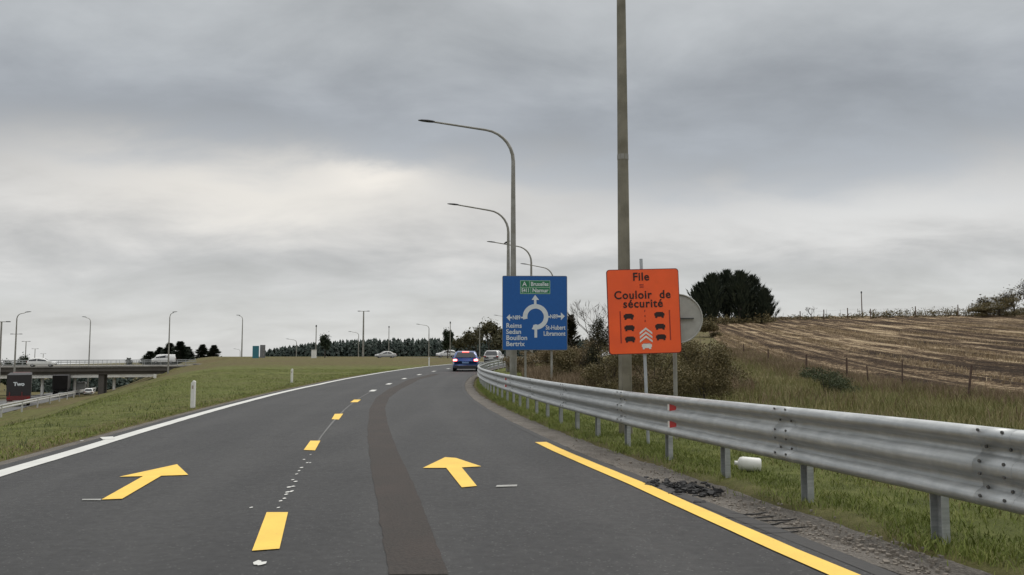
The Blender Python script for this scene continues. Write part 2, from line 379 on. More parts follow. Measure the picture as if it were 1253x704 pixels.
# ---------------------------------------------------------------- ground sheet
xs = np.concatenate([[-5000, -3500, -2400, -1600, -1100, -800, -600, -450, -350, -280, -230], np.arange(-190, -30, 3), np.arange(-30, -14, 1), np.arange(-14, 22, .35), np.arange(22, 60, 1.5), np.arange(60, 130, 4), [140, 160, 190, 230, 280, 350, 450, 600, 800, 1100, 1600, 2400, 3500, 5000]])
ys = np.concatenate([[-300, -200, -120, -80, -50, -30, -15, -8], np.arange(-4, 45, .35), np.arange(45, 90, 1), np.arange(90, 260, 2.5), np.arange(260, 420, 10), [450, 500, 560, 640, 750, 900, 1200, 1600, 2200, 3000, 4200, 6000]])
GX, GY = np.meshgrid(xs, ys); GZ = H(GX, GY)
terrain = gridmesh('ground', GX, GY, GZ, M_GRASS); tag(terrain, kind='structure')
ss = .00450114 * GY - .2309033; GO = (GX - xc(np.clip(GY, -40, 175))) / np.sqrt(1 + ss * ss)
dry = np.where(GO > 0, .62 * sm((GO - 7.5) / 4), .05)
dry = np.where((GO > 0) & (GY > 32), np.maximum(dry, .8 * sm((GO - 8) / 3)), dry)
dry = np.where((GO < 0), .12 + .62 * sm((GY - 74) / 16), dry)
dry = np.where((GO < 0) & (GX < xcrest(GY) - 3) & (GY < 90), .35, dry)
dry = np.maximum(dry, .75 * sm((5.1 - np.abs(GO)) / .8) * (GY < 60))
at_ = terrain.data.attributes.new('dry', 'FLOAT', 'POINT'); at_.data.foreach_set('value', dry.ravel().astype(np.float32))

# ---------------------------------------------------------------- ramp road with its markings
def ribbon(name, o0, o1, Y0, Y1, z, m, n=None, parent=None, z1=None, jag=0, cols=1):
    n = n or max(2, int((Y1 - Y0) / .8)); V, T = [], []
    for i in range(n + 1):
        Y = Y0 + (Y1 - Y0) * i / n
        a = (o0(Y) if callable(o0) else o0) + random.uniform(-jag, jag) * .4; b = (o1(Y) if callable(o1) else o1) + random.uniform(-jag, jag)
        for k in range(cols + 1):
            f = k / cols; V.append(road_pt(Y, a + (b - a) * f, z + ((z1 if z1 is not None else z) - z) * f))
    w = cols + 1
    for i in range(n):
        for k in range(cols): T.append((i * w + k, i * w + k + 1, (i + 1) * w + k + 1, (i + 1) * w + k))
    return npmesh(name, V, T, m, True, parent)
road = ribbon('road', -3.72, 3.78, -12, 176, 0, M_ASPH, n=360, cols=24); tag(road, kind='structure')
la_ = road.data.attributes.new('lateral', 'FLOAT', 'POINT'); la_.data.foreach_set('value', np.tile(np.linspace(-3.72, 3.78, 25), 361).astype(np.float32))
gl = ribbon('gravel_verge', 3.79, lambda Y: float(np.interp(Y, [0, 9, 14, 30, 60], [4.55, 4.75, 4.5, 4.25, 4.1])), -12, 120, -.006, M_GRAV, n=900, z1=-.05, jag=.07, cols=3); tag(gl, kind='structure')
gl2 = ribbon('gravel_edge', -4.08, -3.73, -12, 120, -.05, M_GRAV, n=700, z1=-.006, jag=.0); tag(gl2, kind='structure')
def seal(name, o0, o1, Y0, Y1, z=.003): return ribbon(name, o0, o1, Y0, Y1, z, mat('bitumen_edge', (.022, .021, .02), .7, bump=.3, scale=20), parent=road, jag=.015)
seal('bitumen_seam', 3.66, 3.78, 11.5, 120)
seal('bitumen_seam', 3.63, 3.78, -2, 11.4)
def flat(name, poly, m, z=.008, parent=road):
    pts = [ground(*p) for p in poly]; c = np.mean(pts, axis=0)
    me = MB().add([(x, y, float(prof(y)) + z) for x, y in pts], [tuple(range(len(pts)))]); o = me.build(name, m, parent)
    if sum(pts[i][0] * pts[(i + 1) % len(pts)][1] - pts[(i + 1) % len(pts)][0] * pts[i][1] for i in range(len(pts))) < 0: o.data.flip_normals()
    return o
# arrows are split into flat quads and triangles so that they follow the road
def arrow(polys):
    b = MB()
    for poly in polys:
        pts = [ground(*p) for p in poly]
        vs = [(x, y, float(prof(y)) + .009) for x, y in pts]
        b.add(vs, [tuple(range(len(vs)))])
    return b.build('lane_arrow', M_YEL, road)
arrow([[(517.4, 573.6), (546, 573.6), (565, 573.0), (589, 571.7), (558, 561.3), (544.6, 560.4)], [(546, 573.6), (565, 597.6), (583.6, 595.9), (565, 573.0)]])
arrow([[(145.7, 584.5), (175, 583.8), (197.4, 583.3), (230.4, 582.2), (216.6, 569.1)], [(175, 583.8), (124, 612.6), (149.5, 611.6), (197.4, 583.3)]])
for poly in ([(326.2, 628), (352.4, 628), (341.9, 673.3), (308.3, 675.5)], [(379.8, 540), (392, 540), (385.5, 551.9), (371.6, 551.4)], [(409.7, 507), (420, 506.7), (414.7, 514), (405.8, 513.5)]):
    flat('lane_dash', poly, M_YEL)
Yd = 26.0
for k in range(12):
    ribbon('lane_dash', -.11, .11, Yd - .75, Yd + .75, .008, M_WHT if k else M_YEL, n=3, parent=road); Yd += 7.5
ribbon('edge_line', -3.5, -3.25, -10, 150, .008, M_WHT, n=320, parent=road, jag=.006)
ribbon('edge_line', lambda Y: 3.44 - .09 * max(0, min(1, (8 - Y) / 3)), lambda Y: 3.63 - .1 * max(0, min(1, (8 - Y) / 3)), -6, 12.7, .008, M_YEL, n=60, parent=road, jag=.003)
# darker repaired strip meandering through the right lane
PL = [(477, 704), (470, 670), (465.5, 640), (461, 612), (457, 590), (452, 560), (450, 535), (450, 520), (452.5, 500), (460, 487), (476, 476), (500, 464.5), (532, 457)]
PR = [(549, 704), (536, 670), (524, 640), (514, 612), (505, 590), (490, 560), (480, 535), (474.5, 520), (471, 500), (476, 487), (491, 476), (513, 464.5), (541, 457)]
V, T = [], []; gpl = [ground(*p) for p in PL]; gpr = [ground(*p) for p in PR]
for i in range(len(PL) - 1):
    for k in range(8):
        f = k / 8; a = [gpl[i][j] + (gpl[i + 1][j] - gpl[i][j]) * f for j in (0, 1)]; b = [gpr[i][j] + (gpr[i + 1][j] - gpr[i][j]) * f for j in (0, 1)]
        a[0] += random.gauss(0, .006) * (1 if i < 8 else 0); b[0] += random.gauss(0, .004)
        V += [(a[0], a[1], float(prof(a[1])) + .004), (b[0], b[1], float(prof(b[1])) + .004)]
n = len(V) // 2
T = [(2 * i, 2 * i + 1, 2 * i + 3, 2 * i + 2) for i in range(n - 1)]
npmesh('repair_strip', V, T, M_PATCH, parent=road)
# remains of the former white line, small scraps
b = MB()
spots = [(341, 622), (344, 614), (350, 606), (352, 603), (348, 611), (357, 602), (359, 596), (358, 588), (362, 590), (363, 581), (369, 573), (376, 567), (379.5, 567), (372, 563), (366, 577), (320, 691), (316, 690), (100, 540), (307, 622), (380, 557), (354, 597)]
for x, y in spots:
    gx, gy = ground(x, y); s = random.uniform(.015, .035) * (1.0 if y > 680 else .75)
    vs = [(gx + math.cos(a) * s * random.uniform(.5, 1.3), gy + math.sin(a) * s * 2.0 * random.uniform(.5, 1.3), float(prof(gy)) + .007) for a in np.arange(0, 6.2, 1.05)]
    b.add(vs, [tuple(range(len(vs)))])
b.build('old_paint_scraps', M_WHT, road)
flat('old_paint_mark', [(608, 594.8), (633, 594), (632.5, 596.3), (606.5, 597)], mat('faded_white', (.3, .3, .28), .7))
flat('old_paint_mark', [(101, 611.8), (124, 611.6), (123, 613.2), (100, 613.2)], mat('faded_white', (.3, .3, .28), .7))
ribbon('faded_line', -.02, .015, 13.5, 32, .006, mat('faint_white', (.13, .13, .125), .8), parent=road, jag=.01)
flat('old_paint_mark', [(122, 536), (138, 535), (141, 538), (126, 539)], M_WHT, z=.012)

# cross road, motorway
def polyribbon(name, pts, w, z, m, kind=True):
    V, T = [], []; pts = [np.array(p, float) for p in pts]
    for i, p in enumerate(pts):
        d = pts[min(i + 1, len(pts) - 1)] - pts[max(i - 1, 0)]; d = d[:2] / np.hypot(*d[:2]); nrm = np.array([d[1], -d[0]])
        for s in w: q = p[:2] + nrm * s; V.append((q[0], q[1], p[2] + z))
    T = [(2 * i, 2 * i + 1, 2 * i + 3, 2 * i + 2) for i in range(len(pts) - 1)]
    o = npmesh(name, V, T, m)
    if kind: tag(o, kind='structure')
    return o
cross = polyribbon('cross_road', CR, (-4, 4), .0, M_ASPH)
HWY = [(-46 - .4 - (Y - 73) * .445, Y, float(zh(Y))) for Y in np.arange(-40, 430, 10)]
hw = polyribbon('motorway', HWY, (-30, -.3), 0, mat('worn_asphalt', (.10, .10, .098), .85))
for s in (-2.8, -12.8, -18, -28):
    polyribbon('motorway_line', HWY, (s - .12, s + .12), .012, M_WHT, False).parent = hw

# ---------------------------------------------------------------- field of maize stubble
uu = np.concatenate([np.arange(0, 40, .6), np.arange(40, 95, 2)]); yy = np.concatenate([np.arange(-6, 60, .8), np.arange(60, 171, 1.5)])
U, FY = np.meshgrid(uu, yy); FX = xf(FY) + .5 + U
FZ = hfield(FX, FY) + .02
q = FX * math.cos(R(9)) - FY * math.sin(R(9))
FZ = FZ + .09 * np.sin(q * 2 * math.pi / 3.0 + .8 * np.sin(FY * .06)) * sm(U / 3)
field = gridmesh('ploughed_stubble_field', FX, FY, FZ, M_FIELD); tag(field, kind='structure')

def blades(n, fx, fy, hmin, hmax, wid, lean, m, name, label, cat='grass', zoff=-.02, hs=None):
    X, Y = fx, fy; n = len(X); Z = H(X, Y, False) + zoff
    a = rng.uniform(0, 2 * np.pi, n); h = rng.uniform(hmin, hmax, n) * (hs if hs is not None else 1); w = wid * rng.uniform(.6, 1.4, n)
    la = rng.uniform(0, 2 * np.pi, n); ll = h * lean * rng.uniform(.2, 1.3, n)
    dx, dy = np.cos(a) * w, np.sin(a) * w; lx, ly = np.cos(la) * ll, np.sin(la) * ll
    V = np.zeros((n, 5, 3))
    V[:, 0] = np.stack([X - dx, Y - dy, Z], -1); V[:, 1] = np.stack([X + dx, Y + dy, Z], -1)
    V[:, 2] = np.stack([X - dx * .7 + lx * .35, Y - dy * .7 + ly * .35, Z + h * .6], -1); V[:, 3] = np.stack([X + dx * .7 + lx * .35, Y + dy * .7 + ly * .35, Z + h * .6], -1)
    V[:, 4] = np.stack([X + lx, Y + ly, Z + h * .97], -1)
    i = np.arange(n)[:, None] * 5
    T = np.concatenate([i + np.array([[0, 1, 3]]), i + np.array([[0, 3, 2]]), i + np.array([[2, 3, 4]])], 0)
    o = npmesh(name, V.reshape(-1, 3), T, m); tag(o, label, cat, kind='stuff'); return o
def clumpy(X, Y, sc=1.0):
    return .5 + .5 * np.sin(X * 2.1 * sc + 1.3 * np.sin(Y * 1.7 * sc)) * np.sin(Y * 2.6 * sc + 1.1 * np.sin(X * 1.9 * sc))
G_MOWN = leafmat('mown_grass_blades', [(.065, .085, .02), (.135, .17, .037), (.20, .23, .056), (.30, .27, .105)], clump=.9)
G_TALL = leafmat('tall_grass_blades', [(.075, .095, .026), (.14, .15, .046), (.23, .20, .09), (.36, .30, .16)], clump=.5)
G_STRAW = leafmat('straw_stalks', [(.14, .10, .055), (.3, .225, .13), (.52, .42, .27)], clump=.8)
def railo(Y): return np.interp(Y, [-6, 4.9, 6.7, 9.9, 16, 24, 35, 46, 130], [4.5, 4.62, 4.66, 4.68, 4.7, 4.75, 4.6, 4.45, 4.35])
# mown verge under the rail
n = 150000; Y = 3.5 + 52 * rng.random(n) ** 2.0; o = rng.uniform(4.35, 8.2, n)
o = np.where(rng.random(n) < .35, 4.4 + (rng.random(n)) * (railo(Y) - 3.6), o)
keep = rng.random(n) < .35 + .65 * clumpy(o, Y, .8); edge_ok = o > np.interp(Y, [0, 9, 14, 30, 60], [4.6, 4.75, 4.45, 4.2, 4.05]) + .15 * np.sin(Y * 3) + rng.exponential(.08, n) - (rng.random(n) < .06) * .3
Y, o = Y[keep & edge_ok], o[keep & edge_ok]
blades(0, xc(Y) + o / np.sqrt(1 + (.0045 * Y - .2309) ** 2), Y, .02, .065, .004, .8, G_MOWN, 'mown_grass', 'short green grass growing under and along the steel guardrail', hs=1 + Y / 30)
# rougher growth between rail and field
n = 130000; Y = 4 + 66 * rng.random(n) ** 1.3; X0 = xc(Y) + railo(Y) + np.where(Y < 25, 1.2, 2.2); X1 = xf(Y) + .6
X = X0 + (X1 - X0) * rng.random(n)
keep = (X < Y * .66 + 2) & (rng.random(n) < .25 + .75 * clumpy(X, Y, .45))
X, Y = X[keep], Y[keep]
blades(0, X, Y, .07, .3, .007, .6, G_TALL, 'rough_grass', 'tall rough yellowish grass between the guardrail and the field fence', hs=.55 + 1.1 * sm((X - xc(Y) - 8) / 5))
# left verge
n = 120000; Y = 8 + 62 * rng.random(n) ** 1.5; o = -4.05 - 14 * rng.random(n) ** 1.4 - rng.exponential(.06, n)
keep = (rng.random(n) < .4 + .6 * clumpy(o, Y, .5)); Y, o = Y[keep], o[keep]; X = xc(Y) + o
keep = X > -Y * .68 - 1; X, Y = X[keep], Y[keep]
blades(0, X, Y, .015, .05, .006, .9, G_MOWN, 'bank_grass', 'green grass on the bank between the ramp and the motorway', hs=1 + Y / 60)
n = 26000; Y = 6 + 60 * rng.random(n) ** 1.4; o = -4.4 - 13 * rng.random(n) ** 1.2; X = xc(Y) + o
keep = (clumpy(X, Y, .9) > .8) & (X > -Y * .68 - 1); X, Y = X[keep], Y[keep]
blades(0, X, Y, .06, .16, .007, .7, leafmat('weed_leaves', [(.045, .06, .018), (.08, .105, .03), (.16, .14, .06)], clump=.7), 'bank_weeds', 'darker weed tufts scattered over the left grass bank')
n = 14000; Y = 4 + 24 * rng.random(n) ** 1.6; o = railo(Y) + rng.normal(.2, .8, n); X = xc(Y) + o
keep = (clumpy(X, Y, 1.3) > .6) & (o > 4.5); X, Y = X[keep], Y[keep]
blades(0, X, Y, .04, .12, .005, .7, G_MOWN , 'verge_weeds', 'longer grass and weed tufts around the guardrail posts')
# stubble stalks in rows
n = 200000; Y = 14 + 110 * rng.random(n) ** 1.2; U = 70 * rng.random(n) ** 1.2; X = xf(Y) + .6 + U
q = X * math.cos(R(9)) - Y * math.sin(R(9)); p = X * math.sin(R(9)) + Y * math.cos(R(9)); q = np.round(q / .75) * .75 + rng.normal(0, .07, n)
X = q * math.cos(R(9)) + p * math.sin(R(9)); Y = -q * math.sin(R(9)) + p * math.cos(R(9))
keep = (X < Y * .66 + 2) & (X > xf(Y) + .6) & (np.sin(q * .83 + .6 * np.sin(p * .05)) + .5 * np.sin(q * .31) + .7 * (clumpy(q * .3, p * .08, 1) - .5) > rng.normal(.6, .3, n))
X, Y = X[keep], Y[keep]
blades(0, X, Y, .1, .3, .018, .6, G_STRAW, 'maize_stubble', 'pale cut maize stalks standing in rows on the brown field', 'stubble', 0)

G_DRY = leafmat('dry_grass_stalks', [(.07, .05, .03), (.14, .10, .06), (.24, .175, .115), (.33, .26, .17)], clump=.5)
n = 70000; Y = 9 + 62 * rng.random(n) ** 1.2; X = xf(Y) + rng.normal(-.6, .9, n)
keep = (X < Y * .66 + 2) & (rng.random(n) < .2 + .8 * clumpy(X, Y, .6)); X, Y = X[keep], Y[keep]
blades(0, X, Y, .12, .5, .007, .5, G_DRY, 'dry_grass', 'taller dry brown grass and weeds along the field fence')
n = 30000; Y = 30 + 34 * rng.random(n); X = xc(Y) + 7 + 7.5 * rng.random(n); keep = rng.random(n) < clumpy(X, Y, .7); X, Y = X[keep], Y[keep]
blades(0, X, Y, .25, .9, .010, .5, G_DRY, 'bank_bracken', 'dry brown bracken and grass on the bank behind the blue sign', zoff=-.05)
n = 9000; Y = 6 + 40 * rng.random(n) ** 1.2; X = xc(Y) + railo(Y) + 2 + 9 * rng.random(n)
keep = (X < Y * .66 + 2) & (X < xf(Y)) & (clumpy(X, Y, .3) > .72); X, Y = X[keep], Y[keep]
blades(0, X, Y, .25, .6, .009, .5, G_DRY, 'weed_tufts', 'scattered straw coloured weed tufts in the rough grass')
# ---------------------------------------------------------------- vegetation
def leafcloud(blobs, n, size, flat=.5):
    """random small quads through the volume of a set of ellipsoids (centre, radii, weight)"""
    w = np.array([b[2] for b in blobs], float); w /= w.sum(); idx = rng.choice(len(blobs), n, p=w)
    C = np.array([b[0] for b in blobs])[idx]; Rr = np.array([b[1] for b in blobs])[idx]
    d = rng.normal(size=(n, 3)); d /= np.linalg.norm(d, axis=1)[:, None]; r = rng.random(n)[:, None] ** .45
    P = C + d * Rr * r * (1 + .12 * rng.normal(size=(n, 1))) * np.where(rng.random((n, 1)) < .18, rng.uniform(1, 1.45, (n, 1)), 1)
    a = rng.normal(size=(n, 3)); a /= np.linalg.norm(a, axis=1)[:, None]; b = np.cross(a, rng.normal(size=(n, 3))); b /= np.linalg.norm(b, axis=1)[:, None]
    s = size * rng.uniform(.5, 1.5, (n, 1))
    V = np.stack([P - a * s, P + b * s * flat, P + a * s, P - b * s * flat], 1).reshape(-1, 3)
    return V, np.arange(n * 4).reshape(n, 4)
def twigs(b, base, top, n, r, spread, length):
    for _ in range(n):
        f = random.uniform(.1, 1); p = Vector(base).lerp(Vector(top), f)
        d = Vector((random.gauss(0, spread), random.gauss(0, spread), random.uniform(.2, 1))).normalized() * length * random.uniform(.5, 1.1)
        b.tube([p, p + d * .5 + Vector((0, 0, .03)), p + d], [r, r * .6, r * .2], 4, cap=False)
def bush(name, label, cat, X, Y, w, h, m, n=2500, size=.06, group=None, z=None, d=None, lumps=9, twig=14):
    n = int(n * 2.2); size *= .62
    zg = h1(X, Y) if z is None else z; root = empty(name, (X, Y, zg)); tag(root, label, cat, group); d = d or w
    blobs = []
    for i in range(lumps):
        rr = random.uniform(.16, .40); hz = random.uniform(.08, .8)
        k = (1.15 - hz * .5)
        blobs.append(((random.uniform(-.5, .5) * w * k, random.uniform(-.5, .5) * d * k, h * hz), (w * rr * .8, d * rr * .8, h * rr * .6), rr ** 2))
    V, T = leafcloud(blobs, n, size); V[:, 2] = np.abs(V[:, 2]); npmesh('foliage', V, T, m, parent=root)
    if Y < 70:
        for i in range(7):
            a_ = random.uniform(0, 6.28); l_ = random.uniform(.5, 1.08); q1 = Vector((math.cos(a_) * w * .16, math.sin(a_) * d * .16, h * .5 * l_)); q2 = Vector((math.cos(a_) * w * .38, math.sin(a_) * d * .38, h * 1.05 * l_))
            MB().tube([(0, 0, -.1), q1, q2], [.018, .012, .004], 5, cap=False).build('stem', M_BARK, root)
    return root
B_BRAMBLE = leafmat('bramble_leaves', [(.05, .042, .02), (.10, .085, .038), (.16, .13, .06), (.28, .21, .115)])
B_DARK = leafmat('dark_hedge_leaves', [(.012, .014, .008), (.026, .028, .014), (.05, .048, .024), (.09, .075, .04)])
B_BROWN = leafmat('dry_bracken', [(.06, .045, .022), (.12, .09, .045), (.22, .17, .095), (.3, .24, .14)])
B_SPRUCE = leafmat('spruce_needles', [(.022, .030, .022), (.044, .057, .04), (.08, .095, .065)], clump=.4)
B_FAR = leafmat('far_spruce_needles', [(.02, .03, .026), (.03, .045, .036), (.045, .06, .045)], clump=.12)
B_AUT = leafmat('autumn_leaves', [(.03, .035, .018), (.07, .065, .03), (.12, .10, .045)], clump=.4)
B_ROUND = leafmat('dark_green_leaves', [(.012, .02, .010), (.022, .034, .016), (.04, .05, .025)], clump=.6)

def conifer(name, label, X, Y, h, w, m, n=3500, z=None, group=None, size=.16, upright=.35, expo=.62):
    zg = h1(X, Y) if z is None else z; root = empty(name, (X, Y, zg)); tag(root, label, 'conifer', group)
    MB().tube([(0, 0, 0), (0, 0, h * .55), (0, 0, h * .97)], [w * .05 + .05, w * .03 + .03, .02], 8).build('trunk', M_BARK, root)
    nb = n // 12; f = rng.random(nb) ** .75; a = rng.uniform(0, 2 * np.pi, nb); prof_r = (1 - f) ** expo * (.88 + .12 * np.sin(f * 25)) + .03
    L_ = w / 2 * prof_r * rng.uniform(.7, 1.12, nb)
    t = (rng.random((nb, 12)) ** .6); rr = t * L_[:, None]
    zc_ = (-.12 + 1.09 * f)[:, None] * h + upright * rr * t + rng.normal(0, .05, (nb, 12)) * size * 4
    aa = a[:, None] + rng.normal(0, .10, (nb, 12))
    P = np.stack([np.cos(aa) * rr, np.sin(aa) * rr, zc_], -1).reshape(-1, 3); k = len(P); ar = aa.reshape(-1)
    out_ = np.stack([np.cos(ar), np.sin(ar), np.full(k, upright + .3)], -1) * (size * 1.5) * rng.uniform(.5, 1.4, (k, 1))
    sd = np.stack([-np.sin(ar), np.cos(ar), rng.normal(0, .5, k)], -1) * size * .38
    V = np.stack([P - out_ * .5, P + sd, P + out_, P - sd], 1).reshape(-1, 3)
    npmesh('crown', V, np.arange(k * 4).reshape(k, 4), m, parent=root); return root
def bare_tree(name, label, X, Y, h, w, z=None, group=None, depth=5, m=None, r0=None, leaves=0, lm=None, ls=.12, upright=.5, cat='tree', seed=1):
    rnd = random.Random(seed); zg = h1(X, Y) if z is None else z; root = empty(name, (X, Y, zg)); tag(root, label, cat, group)
    r0 = r0 or h * .02; tb = MB(); cb = MB(); tips = []
    def grow(p, d, l, r, k):
        q = p + d * l; mid = p + d * l * .5 + Vector((rnd.gauss(0, .05), rnd.gauss(0, .05), 0)) * l
        (tb if k == depth else cb).tube([p, mid, q], [r, r * .85, r * .68], 7 if k == depth else 4, cap=False)
        if k == 0: tips.append(q); return
        for i in range(3 if k > 1 else 4):
            a = rnd.uniform(0, 6.28); s = rnd.uniform(.35, .8)
            nd = (d + Vector((math.cos(a) * s * w / h * 1.6, math.sin(a) * s * w / h * 1.6, upright * .3))).normalized()
            grow(q if i else mid.lerp(q, .7), nd, l * rnd.uniform(.62, .85), max(r * .6, h * .0012), k - 1)
    grow(Vector((0, 0, -.1)), Vector((0, 0, 1)), h * .27, r0, depth)
    tb.build('trunk', m or M_BARK, root); br = cb.build('crown', m or M_BARK, root)
    zmax = max(v[2] for v in cb.v); sc = h / zmax
    for o_ in (root.children): 
        for v in o_.data.vertices: v.co *= sc
    if leaves:
        tp = np.array([tuple(t) for t in tips]) * sc; idx = rng.integers(0, len(tp), leaves); P = tp[idx] + rng.normal(0, ls * 2.2, (leaves, 3))
        a = rng.normal(size=(leaves, 3)) * ls * .6; b = rng.normal(size=(leaves, 3)) * ls * .5
        V = np.stack([P - a, P + b, P + a, P - b], 1).reshape(-1, 3); npmesh('foliage', V, np.arange(leaves * 4).reshape(-1, 4), lm, parent=root)
    return root
# conifer group on the right skyline
for i, (x, yt, w, Y) in enumerate([(857, 343, 6.4, 146), (872, 331, 6.6, 143), (889, 327, 7.0, 147), (905, 328, 7.0, 142), (920, 334, 6.4, 145), (934, 350, 4.8, 141)]):
    p = at(x, yt + 5, Y); zg = h1(p.x, Y)
    conifer('conifer', ['leftmost dark spruce of the clump at the field corner', 'second dark spruce from the left in the clump behind the field', 'dark spruce left of centre in the clump, tallest of it', 'dark spruce right of centre in the clump behind the field', 'second dark spruce from the right in the clump', 'rightmost lower dark spruce of the clump at the field edge'][i], p.x, Y, p.z - zg, w * 1.12, B_SPRUCE, 4600, group='spruces in the clump on the field skyline', size=.27, upright=.95)
# hedge and small things along the field crest
hr = empty('hedgerow', (70, 150, h1(70, 150))); tag(hr, 'low straggly dark hedge along the far crest of the stubble field', 'hedge')
blobs = []
for k in range(128):
    x = 842 + k * 3.3; Yc = 149 if x > 950 else 138; X = (x - CX) / 1000 * Yc
    hh = .5 + .5 * abs(math.sin(k * .7)) * (random.random()) + .5 * (x > 1050) + .9 * (x < 950) * random.random()
    blobs.append(((X - 70, Yc - 150 + random.uniform(-1, 1), h1(X, Yc) - h1(70, 150) + hh * .5), (.7, .8, hh * .75), hh))
V, T = leafcloud(blobs, 9000, .13); npmesh('foliage', V, T, B_BRAMBLE, parent=hr)
for k in range(24):
    x = random.uniform(905, 1240); X = (x - CX) / 1000 * 149; z0 = h1(X, 149) - h1(70, 150); MB().tube([(X - 70, 0, z0), (X - 70 + random.uniform(-.3, .3), 0, z0 + random.uniform(1, 1.9))], [.04, .015], 4, cap=False).build('stem', M_BARK, hr)
def sky_tree(x, yt, Y, w, label, seed, **k):
    p = at(x, yt, Y); return bare_tree('bare_tree', label, p.x, Y, p.z - h1(p.x, Y), w, seed=seed, **k)
sky_tree(992, 374, 150, 2.6, 'tiny bare tree alone on the field crest right of the spruce clump', 3, depth=4)
for i, (x, yt, w) in enumerate([(1205, 364, 3.5), (1222, 362, 3.5), (1240, 352, 5), (1256, 343, 6)]):
    sky_tree(x, yt, 147 - i, w, ['small bare shrubby tree at the left end of the skyline trees', 'second bare tree from the left on the right skyline', 'broad bare twiggy tree near the right frame edge', 'tallest bare tree at the right frame edge on the skyline'][i], 10 + i, leaves=160, lm=B_BRAMBLE, ls=.16, depth=6, r0=.16, group='bare trees at the right skyline')
for i, (x, yt, w) in enumerate([(1218, 370, 5.2), (1240, 362, 6.5), (1196, 377, 4.5)]):
    p = at(x, yt, 145); bush('thicket', ['low dark thicket below the second bare tree on the skyline', 'wide dark thicket below the trees at the right frame edge', 'small dark thicket at the end of the crest hedge'][i], 'bush', p.x, 145, w * 1.2, p.z - h1(p.x, 145) + .2, B_BRAMBLE, 2600, .15)
# bushes around the signs
def bush_px(name, label, x, yt, Y, wpx, m, n, size=.06, cat='bush', **k):
    p = at(x, yt, Y); zg = h1(p.x, Y); bush(name, label, cat, p.x, Y, wpx * Y / 1000, max(.4, p.z - zg), m, n, size, d=min(wpx * Y / 1000, 3.0), **k)
bush_px('hedge_bush', 'dark brown bush right of the round sign at the field corner', 860, 408, 26, 70, B_BRAMBLE, 9000, .045, lumps=14)
bush_px('hedge_bush', 'dark hedge bush just right of the round sign rim at the field corner', 868, 392, 100, 34, B_BRAMBLE, 5000, .12)
bush_px('hedge_bush', 'small low dark bush in the rough grass by the field fence', 1008, 449, 30, 60, leafmat('olive_leaves', [(.03, .04, .018), (.06, .075, .034), (.11, .12, .055)]), 3500, .04)
bush_px('hedge_bush', 'tall dark rounded bush behind the left edge of the orange sign', 741, 372, 44, 46, B_DARK, 9000, .06, lumps=12)
bush_px('hedge_bush', 'wide dark bramble bush behind the posts of the orange sign', 800, 418, 29, 110, B_BRAMBLE, 12000, .05, lumps=18)
bush_px('hedge_bush', 'dark bramble behind the pole left of the orange sign posts', 748, 428, 31, 60, B_BRAMBLE, 7000, .05, lumps=12)
bush_px('hedge_bush', 'brownish bramble mound between the blue and the orange sign', 716, 410, 47, 62, B_BROWN, 8000, .06, lumps=14)
bush_px('hedge_bush', 'green brown bush right beside the blue direction sign', 700, 424, 43, 46, B_BRAMBLE, 6000, .06, lumps=12)
bush_px('hedge_bush', 'low dry bracken behind the blue sign posts', 655, 426, 62, 60, B_BROWN, 5000, .08, lumps=12)
bush_px('hedge_bush', 'dry bracken mound right of the farthest sign post', 685, 422, 58, 46, B_BROWN, 4000, .08, lumps=12)
bush_px('hedge_bush', 'low green brown bush at the foot of the bank under the orange sign', 870, 428, 34, 70, B_BRAMBLE, 6000, .06, lumps=12)
p = at(698, 384, 66); conifer('conical_tree', 'dark narrow conical tree behind the right edge of the blue sign', p.x, 66, p.z - h1(p.x, 66), 2.6, B_DARK, 4000, size=.12)
p = at(728, 363, 62); bare_tree('bare_tree', 'bare twiggy tree between the blue sign and the orange sign', p.x, 62, p.z - h1(p.x, 62), 3.6, depth=5, seed=5, r0=.06)
# left side trees
for i, (x, yt, w, Y) in enumerate([(184, 429, 7, 288), (196, 424, 6, 292), (208, 419, 6.5, 290), (221, 417, 6.5, 286), (230, 424, 5, 290)]):
    p = at(x, yt, Y); conifer('spruce', ['lowest spruce at the left end of the far left clump', 'second spruce from the left in the far left clump', 'middle spruce of the far left clump behind the white van', 'tallest spruce of the far left clump', 'rightmost spruce of the far left clump beside a gap'][i], p.x, Y, p.z - h1(p.x, Y) + 3, w * 3.0, B_SPRUCE, 7000, z=h1(p.x, Y) - 3, group='spruces in the far left clump', size=.4, upright=-.05, expo=.8)
for i, (x, yt, w, Y) in enumerate([(248, 421, 6, 290), (262, 422, 5.5, 292)]):
    p = at(x, yt, Y); conifer('spruce', ['left spruce of the pair standing right of the gap', 'right spruce of the pair left of the teal sign'][i], p.x, Y, p.z - h1(p.x, Y) + 3, w * 2.7, B_SPRUCE, 7000, z=h1(p.x, Y) - 3, group='pair of far spruces', size=.4, upright=-.05, expo=.8)
p = at(158, 437, 260); conifer('spruce', 'single tiny spruce tip showing above the bridge left of the far clump', p.x, 260, p.z + 9, 5, B_SPRUCE, 1500, z=-9, size=.35)
for x, yt, lb in ((6, 436, 'low dark tree at the left frame edge above the bridge'), (22, 436, 'low dark tree behind the truck lamp above the bridge')):
    p = at(x, yt, 230); bush('far_tree', lb, 'tree', p.x, 230, 5, p.z + 9, B_ROUND, 2500, .35, z=-9)
